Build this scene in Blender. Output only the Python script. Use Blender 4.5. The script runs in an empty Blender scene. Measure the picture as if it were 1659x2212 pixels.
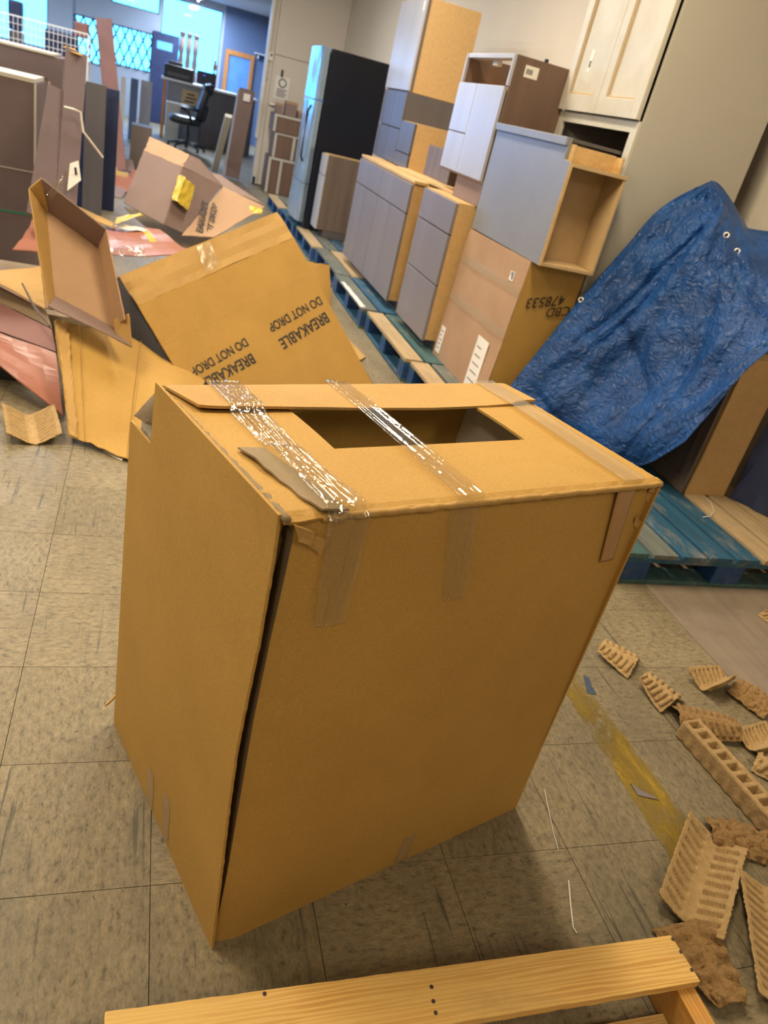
import bpy, bmesh, math, random
from mathutils import Vector, Matrix, noise
random.seed(7)
SC = bpy.context.scene
COL = SC.collection
V = Vector

# ------------------------------------------------------------------ camera
# solved from the 12 inch floor tiles (x along the tile rows, y into the store, z up)
F_PX, CXP, CYP = 1607.334, 829.5, 1106.0
YAW, PITCH, ROLL = -0.37413757, 1.08905401, 0.25248363
EYE = V((0.21743297, -1.21805159, 1.36083167))
ROT = (Matrix.Rotation(YAW, 3, 'Z') @ Matrix.Rotation(PITCH, 3, 'X') @ Matrix.Rotation(ROLL, 3, 'Z'))
cam_data = bpy.data.cameras.new('camera')
cam = bpy.data.objects.new('camera', cam_data)
COL.objects.link(cam)
cam.matrix_world = Matrix.Translation(EYE) @ ROT.to_4x4()
cam_data.sensor_fit = 'VERTICAL'
cam_data.sensor_height = 24.0
cam_data.lens = F_PX / 2212.0 * 24.0
cam_data.clip_start = 0.02
SC.camera = cam
cam_data.dof.use_dof = True
cam_data.dof.focus_distance = 1.45
cam_data.dof.aperture_fstop = 3.4

# ------------------------------------------------------------------ world, lights, exposure
SC.view_settings.view_transform = 'Standard'
SC.view_settings.look = 'None'
SC.view_settings.exposure = 0.0
SC.view_settings.gamma = 1.0
SC.view_settings.use_curve_mapping = False
w = bpy.data.worlds.new('sky')
SC.world = w
w.use_nodes = True
bg = w.node_tree.nodes['Background']
bg.inputs['Color'].default_value = (0.055, 0.36, 1.0, 1)
bg.inputs['Strength'].default_value = 11.0

def area_light(name, loc, rot, sx, sy, power, color, portal=False):
    d = bpy.data.lights.new(name, 'AREA')
    d.shape = 'RECTANGLE'; d.size = sx; d.size_y = sy; d.energy = power; d.color = color
    if portal: d.cycles.is_portal = True
    o = bpy.data.objects.new(name, d); COL.objects.link(o)
    o.location = loc; o.rotation_euler = rot
    return o
cy = SC.cycles
cy.use_light_tree = False
cy.max_bounces = 5; cy.diffuse_bounces = 3; cy.glossy_bounces = 2; cy.transmission_bounces = 2; cy.transparent_max_bounces = 12
cy.caustics_reflective = False; cy.caustics_refractive = False
cy.sample_clamp_indirect = 6.0
cy.use_adaptive_sampling = True; cy.adaptive_threshold = 0.08; cy.adaptive_min_samples = 16
CEIL = 3.15
WARM = (1.0, 0.82, 0.54)
# ceiling tube fixtures of the back room, some added only as fill (the light sits inside each fixture, built with the ceiling)
MID, COOL = (1.0, 0.88, 0.70), (0.80, 0.88, 1.0)  # cooler tints imitate blue daylight farther in
FIXTURES = [(-1.2, -2.9, 32, WARM), (1.2, -2.9, 34, WARM), (-3.6, 0.6, 80, WARM), (-1.0, 0.8, 74, WARM), (1.2, 1.2, 66, WARM), (-3.6, 4.2, 95, COOL), (-1.0, 4.2, 70, MID), (1.2, 4.2, 75, MID),  # first pair added behind the camera as fill light
            (-3.6, 7.6, 110, COOL), (-1.0, 7.6, 60, COOL), (1.2, 7.6, 60, MID)]  # far left one added to tint the cabinet fronts blue

# ------------------------------------------------------------------ helpers: photo measurements -> points on real planes
def ray(u, v):
    return ROT @ V(((u - CXP) / F_PX, -(v - CYP) / F_PX, -1.0))
def PX(u, v, x):
    d = ray(u, v); return EYE + d * ((x - EYE.x) / d.x)
def PY(u, v, y):
    d = ray(u, v); return EYE + d * ((y - EYE.y) / d.y)
def PZ(u, v, z=0.0):
    d = ray(u, v); return EYE + d * ((z - EYE.z) / d.z)
def PP(u, v, o, n):
    d = ray(u, v); return EYE + d * ((o - EYE).dot(n) / d.dot(n))

# ------------------------------------------------------------------ materials
def nd(nt, t, **kw):
    n = nt.nodes.new(t)
    for k, val in kw.items(): setattr(n, k, val)
    return n
def ramp(nt, fac, stops):
    r = nd(nt, 'ShaderNodeValToRGB')
    el = r.color_ramp.elements
    while len(el) < len(stops): el.new(0.5)
    for e, (p, c) in zip(el, stops):
        e.position = p; e.color = (c[0], c[1], c[2], 1) if hasattr(c, '__len__') else (c, c, c, 1)
    nt.links.new(fac, r.inputs[0])
    return r.outputs[0]
def noise_tex(nt, scale, detail=4, rough=0.55, stretch=(1, 1, 1), dist=0.0, coord='Object', rot=(0, 0, 0)):
    tc = nd(nt, 'ShaderNodeTexCoord')
    mp = nd(nt, 'ShaderNodeMapping'); mp.inputs['Scale'].default_value = stretch; mp.inputs['Rotation'].default_value = rot
    nt.links.new(tc.outputs[coord], mp.inputs[0])
    n = nd(nt, 'ShaderNodeTexNoise')
    n.inputs['Scale'].default_value = scale; n.inputs['Detail'].default_value = detail
    n.inputs['Roughness'].default_value = rough; n.inputs['Distortion'].default_value = dist
    nt.links.new(mp.outputs[0], n.inputs['Vector'])
    return n.outputs['Fac']
def mix(nt, fac, a, b, mode='MIX'):
    m = nd(nt, 'ShaderNodeMix', data_type='RGBA', blend_type=mode)
    if isinstance(fac, (int, float)): m.inputs[0].default_value = fac
    else: nt.links.new(fac, m.inputs[0])
    for i, c in ((6, a), (7, b)):
        if hasattr(c, 'is_linked'): nt.links.new(c, m.inputs[i])
        else: m.inputs[i].default_value = (c[0], c[1], c[2], 1)
    return m.outputs[2]
def new_mat(name):
    m = bpy.data.materials.new(name); m.use_nodes = True
    nt = m.node_tree
    return m, nt, nt.nodes['Principled BSDF']
def bump(nt, bs, h, strength, dist=0.01):
    b = nd(nt, 'ShaderNodeBump'); b.inputs['Strength'].default_value = strength; b.inputs['Distance'].default_value = dist
    nt.links.new(h, b.inputs['Height']); nt.links.new(b.outputs[0], bs.inputs['Normal'])
def plain(name, c, rough=0.6, var=0.12, scale=6, bmp=0.0, bscale=60, metal=0.0, stretch=(1, 1, 1), spec=0.5, coat=0.0, c2=None):
    m, nt, bs = new_mat(name)
    f = noise_tex(nt, scale, 4, 0.6, stretch)
    lo = tuple(x * (1 - var) for x in c) if c2 is None else c2
    hi = tuple(min(1, x * (1 + var)) for x in c) if c2 is None else c
    nt.links.new(ramp(nt, f, [(0.3, lo), (0.7, hi)]), bs.inputs['Base Color'])
    bs.inputs['Roughness'].default_value = rough; bs.inputs['Metallic'].default_value = metal
    bs.inputs['Specular IOR Level'].default_value = spec
    if coat: bs.inputs['Coat Weight'].default_value = coat
    if bmp: bump(nt, bs, noise_tex(nt, bscale, 4, 0.6, stretch), bmp)
    return m
def cardboard(name, c, dirt=0.25, dirtc=(0.20, 0.15, 0.09), flute=(1, 1, 0.02)):
    m, nt, bs = new_mat(name)
    fine = noise_tex(nt, 260, 3, 0.7)
    blot = noise_tex(nt, 3.2, 5, 0.6)
    flu = noise_tex(nt, 120, 1, 0.4, flute)
    base = ramp(nt, fine, [(0.3, tuple(x * 0.86 for x in c)), (0.7, tuple(min(1, x * 1.1) for x in c))])
    big = ramp(nt, blot, [(0.35, (0.93, 0.91, 0.88)), (0.62, (1.03, 1.03, 1.03))])
    base = mix(nt, 1.0, base, big, 'MULTIPLY')
    sc = ramp(nt, noise_tex(nt, 9, 6, 0.75, (1, 1, 1), 0.8), [(0.60, 0), (0.80, dirt)])
    base = mix(nt, sc, base, dirtc)
    nt.links.new(base, bs.inputs['Base Color'])
    bs.inputs['Roughness'].default_value = 0.72
    bs.inputs['Specular IOR Level'].default_value = 0.28
    bump(nt, bs, flu, 0.10, 0.003)
    return m
def wood(name, c1, c2, axis='Y', scale=9, rough=0.6, bmp=0.25, dirt=0.0, dirtc=(0.1, 0.09, 0.07)):
    m, nt, bs = new_mat(name)
    s = {'X': (0.06, 1, 1), 'Y': (1, 0.06, 1), 'Z': (1, 1, 0.06)}[axis]
    g = noise_tex(nt, scale * 4, 6, 0.65, s, 0.6)
    g2 = noise_tex(nt, scale * 14, 2, 0.6, s)
    col = ramp(nt, g, [(0.34, c2), (0.5, c1), (0.66, tuple(min(1, x * 1.1) for x in c1))])
    col = mix(nt, 0.35, col, ramp(nt, g2, [(0.35, c2), (0.65, c1)]))
    if dirt:
        d = ramp(nt, noise_tex(nt, 7, 6, 0.7), [(0.45, 0), (0.7, dirt)])
        col = mix(nt, d, col, dirtc)
    nt.links.new(col, bs.inputs['Base Color'])
    bs.inputs['Roughness'].default_value = rough; bs.inputs['Specular IOR Level'].default_value = 0.35
    bump(nt, bs, g, bmp, 0.004)
    return m
def pine(name, c1, c2, axis):
    m, nt, bs = new_mat(name)
    tc = nd(nt, 'ShaderNodeTexCoord'); mp = nd(nt, 'ShaderNodeMapping')
    mp.inputs['Scale'].default_value = {'X': (0.05, 1, 1), 'Y': (1, 0.05, 1)}[axis]
    nt.links.new(tc.outputs['Object'], mp.inputs[0])
    wv = nd(nt, 'ShaderNodeTexWave', wave_type='BANDS', bands_direction={'X': 'Y', 'Y': 'X'}[axis])
    wv.inputs['Scale'].default_value = 42; wv.inputs['Distortion'].default_value = 11; wv.inputs['Detail'].default_value = 3; wv.inputs['Detail Scale'].default_value = 1.2
    nt.links.new(mp.outputs[0], wv.inputs['Vector'])
    st = {'X': (0.12, 1, 1), 'Y': (1, 0.12, 1)}[axis]
    blot = noise_tex(nt, 9, 5, 0.6, st)
    amt = ramp(nt, blot, [(0.46, 0.10), (0.66, 0.9)])
    dark = ramp(nt, wv.outputs['Fac'], [(0.15, 0.0), (0.75, 1.0)])
    mm = nd(nt, 'ShaderNodeMath', operation='MULTIPLY'); nt.links.new(amt, mm.inputs[0]); nt.links.new(dark, mm.inputs[1])
    col = mix(nt, mm.outputs[0], c1, c2)
    stain = ramp(nt, noise_tex(nt, 6, 6, 0.7, (0.5, 1, 1)), [(0.50, 0), (0.72, 0.6)])
    col = mix(nt, stain, col, (0.36, 0.27, 0.13))
    nt.links.new(col, bs.inputs['Base Color'])
    bs.inputs['Roughness'].default_value = 0.5; bs.inputs['Specular IOR Level'].default_value = 0.35
    bump(nt, bs, wv.outputs['Fac'], 0.15, 0.003)
    return m
def emit(name, c, s):
    m, nt, bs = new_mat(name)
    bs.inputs['Base Color'].default_value = (*c, 1)
    m.cycles.emission_sampling = 'NONE'      # the lamp beside it carries the light
    bs.inputs['Emission Color'].default_value = (*c, 1); bs.inputs['Emission Strength'].default_value = s
    return m
def film(name, tint=(1, 1, 1), gloss=0.16, rough=0.08, bmp=0.5, bscale=14, stretch=(1, 1, 1), milk=0.06):
    """thin clear plastic: mostly transparent, a little white scatter, sharp reflections over wrinkles"""
    m, nt, bs = new_mat(name)
    nt.nodes.remove(bs)
    out = nt.nodes['Material Output']
    tr = nd(nt, 'ShaderNodeBsdfTransparent'); tr.inputs[0].default_value = (*tint, 1)
    gl = nd(nt, 'ShaderNodeBsdfGlossy'); gl.inputs['Roughness'].default_value = rough
    df = nd(nt, 'ShaderNodeBsdfDiffuse'); df.inputs[0].default_value = (0.9, 0.88, 0.8, 1)
    bp = nd(nt, 'ShaderNodeBump'); bp.inputs['Strength'].default_value = bmp; bp.inputs['Distance'].default_value = 0.006
    nt.links.new(noise_tex(nt, bscale, 3, 0.5, stretch, 0.8), bp.inputs['Height'])
    nt.links.new(bp.outputs[0], gl.inputs['Normal'])
    m1 = nd(nt, 'ShaderNodeMixShader'); m1.inputs[0].default_value = milk
    nt.links.new(tr.outputs[0], m1.inputs[1]); nt.links.new(df.outputs[0], m1.inputs[2])
    m2 = nd(nt, 'ShaderNodeMixShader')
    fr = nd(nt, 'ShaderNodeLayerWeight'); fr.inputs[0].default_value = 0.5
    pw = nd(nt, 'ShaderNodeMath', operation='POWER'); pw.inputs[1].default_value = 4.0
    nt.links.new(fr.outputs['Facing'], pw.inputs[0])
    ad = nd(nt, 'ShaderNodeMath', operation='MULTIPLY_ADD'); ad.inputs[1].default_value = 0.35; ad.inputs[2].default_value = gloss; ad.use_clamp = True
    nt.links.new(pw.outputs[0], ad.inputs[0]); nt.links.new(ad.outputs[0], m2.inputs[0])
    nt.links.new(m1.outputs[0], m2.inputs[1]); nt.links.new(gl.outputs[0], m2.inputs[2])
    nt.links.new(m2.outputs[0], out.inputs[0])
    return m

# ------------------------------------------------------------------ mesh building
LOC = {}
class MB:
    def __init__(s): s.v = []; s.f = []
    def add(s, vs, fs):
        n = len(s.v); s.v += [V(p) for p in vs]; s.f += [tuple(i + n for i in f) for f in fs]; return s
    def hexa(s, b, t):
        """b, t: four bottom and four top corners in the same turn"""
        return s.add(list(b) + list(t), [(3, 2, 1, 0), (4, 5, 6, 7), (0, 1, 5, 4), (1, 2, 6, 5), (2, 3, 7, 6), (3, 0, 4, 7)])
    def box(s, x0, x1, y0, y1, z0, z1):
        return s.hexa([(x0, y0, z0), (x1, y0, z0), (x1, y1, z0), (x0, y1, z0)], [(x0, y0, z1), (x1, y0, z1), (x1, y1, z1), (x0, y1, z1)])
    def bar(s, a, b, w, d, up=V((0, 0, 1))):
        """rectangular bar from a to b, w across, d along up"""
        a, b = V(a), V(b); t = (b - a).normalized(); sd = t.cross(V(up))
        if sd.length < 1e-4: sd = t.cross(V((1, 0, 0)))
        sd.normalize(); u2 = sd.cross(t)
        o = lambda p: [p - sd * w / 2 - u2 * d / 2, p + sd * w / 2 - u2 * d / 2, p + sd * w / 2 + u2 * d / 2, p - sd * w / 2 + u2 * d / 2]
        return s.hexa(o(a), o(b))
    def tube(s, pts, r, n=8, cap=True):
        pts = [V(p) for p in pts]; rings = []
        rr = r if hasattr(r, '__len__') else [r] * len(pts)
        for i, p in enumerate(pts):
            t = (pts[min(i + 1, len(pts) - 1)] - pts[max(i - 1, 0)]).normalized()
            a = t.cross(V((0, 0, 1)))
            if a.length < 1e-3: a = t.cross(V((1, 0, 0)))
            a.normalize(); b = t.cross(a)
            rings.append([p + (a * math.cos(2 * math.pi * k / n) + b * math.sin(2 * math.pi * k / n)) * rr[i] for k in range(n)])
        vs = [q for r_ in rings for q in r_]; fs = []
        for i in range(len(pts) - 1):
            for k in range(n):
                fs.append((i * n + k, i * n + (k + 1) % n, (i + 1) * n + (k + 1) % n, (i + 1) * n + k))
        if cap: fs += [tuple(range(n))[::-1], tuple((len(pts) - 1) * n + k for k in range(n))]
        return s.add(vs, fs)
    def lathe(s, c, prof, n=16):
        c = V(c); vs = []; fs = []
        for r, z in prof:
            vs += [c + V((r * math.cos(2 * math.pi * k / n), r * math.sin(2 * math.pi * k / n), z)) for k in range(n)]
        for i in range(len(prof) - 1):
            for k in range(n): fs.append((i * n + k, i * n + (k + 1) % n, (i + 1) * n + (k + 1) % n, (i + 1) * n + k))
        fs += [tuple(range(n))[::-1], tuple((len(prof) - 1) * n + k for k in range(n))]
        return s.add(vs, fs)
    def surf(s, fn, nu, nv, th, hole=None):
        """thick sheet: fn(s,t) -> point, thickness th to both sides; hole(s,t) True cuts a cell out"""
        P = [[V(fn(i / nu, j / nv)) for j in range(nv + 1)] for i in range(nu + 1)]
        N = [[None] * (nv + 1) for _ in range(nu + 1)]
        for i in range(nu + 1):
            for j in range(nv + 1):
                a = P[min(i + 1, nu)][j] - P[max(i - 1, 0)][j]; b = P[i][min(j + 1, nv)] - P[i][max(j - 1, 0)]
                n = a.cross(b); N[i][j] = n.normalized() if n.length > 1e-12 else V((0, 0, 1))
        keep = [[not (hole and hole((i + .5) / nu, (j + .5) / nv)) for j in range(nv)] for i in range(nu)]
        W = nv + 1; M = (nu + 1) * W
        vs = [P[i][j] + N[i][j] * th / 2 for i in range(nu + 1) for j in range(W)] + [P[i][j] - N[i][j] * th / 2 for i in range(nu + 1) for j in range(W)]
        fs = []
        K = lambda i, j: 0 <= i < nu and 0 <= j < nv and keep[i][j]
        for i in range(nu):
            for j in range(nv):
                if not keep[i][j]: continue
                a, b, c, d = i * W + j, (i + 1) * W + j, (i + 1) * W + j + 1, i * W + j + 1
                fs.append((a, b, c, d)); fs.append((d + M, c + M, b + M, a + M))
                if not K(i - 1, j): fs.append((d, d + M, a + M, a))
                if not K(i + 1, j): fs.append((b, b + M, c + M, c))
                if not K(i, j - 1): fs.append((a, a + M, b + M, b))
                if not K(i, j + 1): fs.append((c, c + M, d + M, d))
        used = sorted({q for f in fs for q in f}); mp = {q: k for k, q in enumerate(used)}
        return s.add([vs[q] for q in used], [tuple(mp[q] for q in f) for f in fs])
    def quad(s, c00, c10, c11, c01, th, nu=8, nv=8, bend=0.0, jit=0.0, seed=0, hole=None, wav=0.0):
        c00, c10, c11, c01 = V(c00), V(c10), V(c11), V(c01)
        nrm = (c10 - c00).cross(c01 - c00).normalized()
        def fn(a, b):
            p = c00 * (1 - a) * (1 - b) + c10 * a * (1 - b) + c11 * a * b + c01 * (1 - a) * b
            p = p + nrm * bend * 4 * (a * (1 - a) + b * (1 - b)) * .5
            if wav: p = p + nrm * wav * noise.noise(V((a * 3.1 + seed, b * 3.3, seed * 1.7)))
            if jit and (a in (0, 1) or b in (0, 1)):
                p = p + V((noise.noise(p * 37 + V((seed, 0, 0))), noise.noise(p * 37 + V((0, seed, 9))), noise.noise(p * 37 + V((5, 0, seed))))) * jit
            return p
        return s.surf(fn, nu, nv, th, hole)
    def mesh(s, name, off=V((0, 0, 0))):
        me = bpy.data.meshes.new(name)
        me.from_pydata([tuple(p - off) for p in s.v], [], s.f); me.update()
        return me
    def build(s, name, mat, parent=None, bevel=0.0, smooth=False, origin=None, fix=True):
        if parent is None:
            if origin is None:
                xs = [p.x for p in s.v]; ys = [p.y for p in s.v]
                origin = V(((min(xs) + max(xs)) / 2, (min(ys) + max(ys)) / 2, min(p.z for p in s.v)))
            off = V(origin)
        else: off = LOC[parent.name]
        me = s.mesh(name, off)
        if fix:
            bm = bmesh.new(); bm.from_mesh(me); bmesh.ops.recalc_face_normals(bm, faces=bm.faces); bm.to_mesh(me); bm.free()
        o = bpy.data.objects.new(name, me); COL.objects.link(o)
        me.materials.append(mat)
        if parent is None: o.location = off
        else: o.parent = parent
        LOC[o.name] = V(off)
        if bevel:
            b = o.modifiers.new('bevel', 'BEVEL'); b.width = bevel; b.segments = 2; b.limit_method = 'ANGLE'; b.angle_limit = math.radians(40)
        if smooth:
            for q in me.polygons: q.use_smooth = True
        return o
def tag(o, label=None, cat=None, group=None, kind=None):
    if label: o['label'] = label
    if cat: o['category'] = cat
    if group: o['group'] = group
    if kind: o['kind'] = kind
    return o
def thing(name, label, cat, loc, group=None, kind=None):
    o = bpy.data.objects.new(name, None); COL.objects.link(o)
    o.empty_display_size = 0.05
    o.location = V(loc); LOC[o.name] = V(loc)
    return tag(o, label, cat, group, kind)
def part(parent, name, mat, mb, bevel=0.0, smooth=False, label=None):
    o = mb.build(name, mat, parent, bevel, smooth)
    if label: o['label'] = label
    return o
def pbox(parent, name, mat, x0, x1, y0, y1, z0, z1, bevel=0.0015, label=None):
    return part(parent, name, mat, MB().box(x0, x1, y0, y1, z0, z1), bevel, label=label)
def struct(name, mb, mat, **kw):
    o = mb.build(name, mat, None, origin=kw.pop('origin', V((0, 0, 0))), **kw); o['kind'] = 'structure'; return o
def text_part(parent, name, body, mat, o, ex, ey, size, depth=0.0006, label=None, shear=0.0, spacing=1.0, bold=0.012):
    """flat lettering: o = baseline start, ex = reading direction, ey = letter up; size in metres"""
    cu = bpy.data.curves.new(name, 'FONT'); cu.body = body; cu.size = size; cu.extrude = depth / 2; cu.shear = shear; cu.space_character = spacing
    cu.offset = size * bold
    t = bpy.data.objects.new(name + '_c', cu); COL.objects.link(t)
    dg = bpy.context.evaluated_depsgraph_get(); dg.update()
    me = bpy.data.meshes.new_from_object(t.evaluated_get(dg))
    bpy.data.objects.remove(t)
    ex, ey = V(ex).normalized(), V(ey).normalized(); ez = ex.cross(ey)
    M = Matrix((ex, ey, ez)).transposed().to_4x4(); M.translation = V(o)
    me.transform(M); off = LOC[parent.name]
    me.transform(Matrix.Translation(-off))
    ob = bpy.data.objects.new(name, me); COL.objects.link(ob); ob.parent = parent; LOC[ob.name] = off
    me.materials.clear(); me.materials.append(mat)
    if label: ob['label'] = label
    return ob
def lerp(a, b, t): return V(a) * (1 - t) + V(b) * t
# ------------------------------------------------------------------ shared materials
M = {}
KRAFT = (0.465, 0.278, 0.074)
M['kraft'] = cardboard('kraft_board', KRAFT)
M['kraft2'] = cardboard('kraft_board_pale', (0.47, 0.29, 0.100), 0.3)
M['kraft3'] = cardboard('kraft_board_dusty', (0.42, 0.27, 0.17), 0.3, (0.25, 0.2, 0.17))
M['kraft_grey'] = cardboard('worn_grey_board', (0.27, 0.20, 0.12), 0.9, (0.09, 0.075, 0.055))
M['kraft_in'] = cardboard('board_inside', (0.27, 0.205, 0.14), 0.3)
M['inner_grey'] = plain('grey_liner', (0.86, 0.80, 0.70), 0.55, 0.06, 3)
M['mauve'] = cardboard('mauve_board', (0.25, 0.178, 0.165), 0.3, (0.2, 0.16, 0.15))
M['dusk'] = cardboard('dusky_board', (0.155, 0.118, 0.130), 0.3, (0.1, 0.08, 0.09))
M['pink'] = plain('salmon_foil_board', (0.35, 0.135, 0.090), 0.36, 0.12, 3, 0.15, 8)
M['pinkd'] = plain('red_brown_board', (0.24, 0.105, 0.085), 0.5, 0.15, 3)
M['shade_dark'] = plain('painted_shade', (0.022, 0.020, 0.028), 0.7, 0.2)  # near-black that stands in for shade in the heap
M['ink'] = plain('stencil_ink', (0.025, 0.024, 0.028), 0.7, 0.2)
M['marker'] = plain('marker_ink', (0.03, 0.018, 0.012), 0.6, 0.2)
M['white'] = plain('white_plastic', (0.75, 0.74, 0.72), 0.5, 0.06)
M['foam'] = plain('white_foam_wrap', (0.70, 0.69, 0.66), 0.6, 0.2, 30, 0.5, 40)
M['label'] = plain('label_paper', (0.78, 0.76, 0.72), 0.6, 0.05)
M['dark'] = plain('dark_gap', (0.02, 0.018, 0.016), 0.8, 0.2)
M['lam'] = plain('grey_laminate', (0.205, 0.185, 0.205), 0.34, 0.10, 5, 0.08, 30, stretch=(1, 1, 0.05))
M['lam_blue'] = plain('blue_grey_laminate', (0.23, 0.24, 0.275), 0.36, 0.06, 4)
M['lam_light'] = plain('light_grey_laminate', (0.42, 0.43, 0.50), 0.32, 0.07, 6, 0.06, 30, stretch=(1, 1, 0.05))
M['lam_dark'] = plain('charcoal_laminate', (0.105, 0.095, 0.10), 0.4, 0.15, 9, 0.06, 30, stretch=(1, 1, 0.05))
M['brown_lam'] = plain('brown_laminate', (0.155, 0.095, 0.07), 0.5, 0.16, 14, 0.08, 40, stretch=(1, 1, 0.04))
M['taupe_lam'] = plain('taupe_woodgrain', (0.14, 0.105, 0.09), 0.5, 0.18, 14, 0.08, 40, stretch=(1, 1, 0.04))
M['mdf'] = plain('raw_particle_board', (0.56, 0.36, 0.155), 0.6, 0.07, 40, 0.1, 200)
M['mdf2'] = plain('raw_fibre_board', (0.52, 0.37, 0.20), 0.55, 0.06, 20)
M['birch'] = wood('birch_ply', (0.62, 0.42, 0.20), (0.50, 0.32, 0.13), 'Y', 4, 0.5, 0.1)
M['white_paint'] = plain('worn_white_paint', (0.62, 0.60, 0.55), 0.4, 0.05, 8, 0.05, 20, c2=(0.55, 0.52, 0.44))
M['beige_panel'] = plain('beige_side_panel', (0.50, 0.48, 0.43), 0.5, 0.02, 2)
M['black_gloss'] = plain('black_enamel', (0.010, 0.013, 0.024), 0.35, 0.1, spec=0.25)
M['steel_wrap'] = plain('glossy_door_skin', (0.42, 0.56, 0.72), 0.16, 0.12, 3, 0.25, 5, metal=0.6)
M['wall'] = plain('cream_wall_paint', (0.65, 0.60, 0.53), 0.7, 0.03, 1.2, 0.15, 60)
M['wall_blue'] = plain('blue_wall_paint', (0.10, 0.15, 0.27), 0.7, 0.05, 2)
M['wall_shop'] = plain('shop_wall_paint', (0.30, 0.34, 0.42), 0.7, 0.05, 2)
M['ceil'] = plain('ceiling_paint', (0.62, 0.60, 0.56), 0.8, 0.04, 3)
M['trim'] = plain('white_trim', (0.80, 0.78, 0.75), 0.5, 0.03)
M['navy'] = plain('navy_panel', (0.018, 0.028, 0.085), 0.5, 0.25, 8, 0.1, 30)
M['black'] = plain('black_plastic', (0.02, 0.022, 0.03), 0.45, 0.2)
M['leather'] = plain('black_leather', (0.022, 0.025, 0.035), 0.35, 0.2, 10, 0.2, 60)
M['chrome'] = plain('dull_chrome', (0.6, 0.6, 0.6), 0.25, 0.05, metal=1.0)
M['brass'] = plain('grommet_brass', (0.75, 0.70, 0.60), 0.3, 0.05, metal=0.8)
M['orange_wood'] = wood('orange_wood', (0.50, 0.21, 0.06), (0.36, 0.13, 0.03), 'Z', 6)
M['tape'] = film('clear_tape', (0.99, 0.98, 0.95), 0.06, 0.05, 0.25, 30, (1, 1, 1), 0.012)
M['tape_wr'] = film('wrinkled_tape', (0.99, 0.98, 0.95), 0.09, 0.05, 0.35, 40, (1, 1, 1), 0.015)
M['tape_milky'] = film('matte_tape', (0.98, 0.96, 0.90), 0.03, 0.22, 0.3, 20, (1, 1, 1), 0.07)
M['tape_brown'] = plain('tan_tape', (0.41, 0.225, 0.095), 0.3, 0.08, 8)
M['glass'] = film('window_glass', (0.93, 0.98, 1.0), 0.02, 0.02, 0.0, 1, (1, 1, 1), 0.0)
M['yellow_tape'] = plain('yellow_tape', (0.56, 0.40, 0.03), 0.35, 0.12, 10, 0.3, 25)

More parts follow.
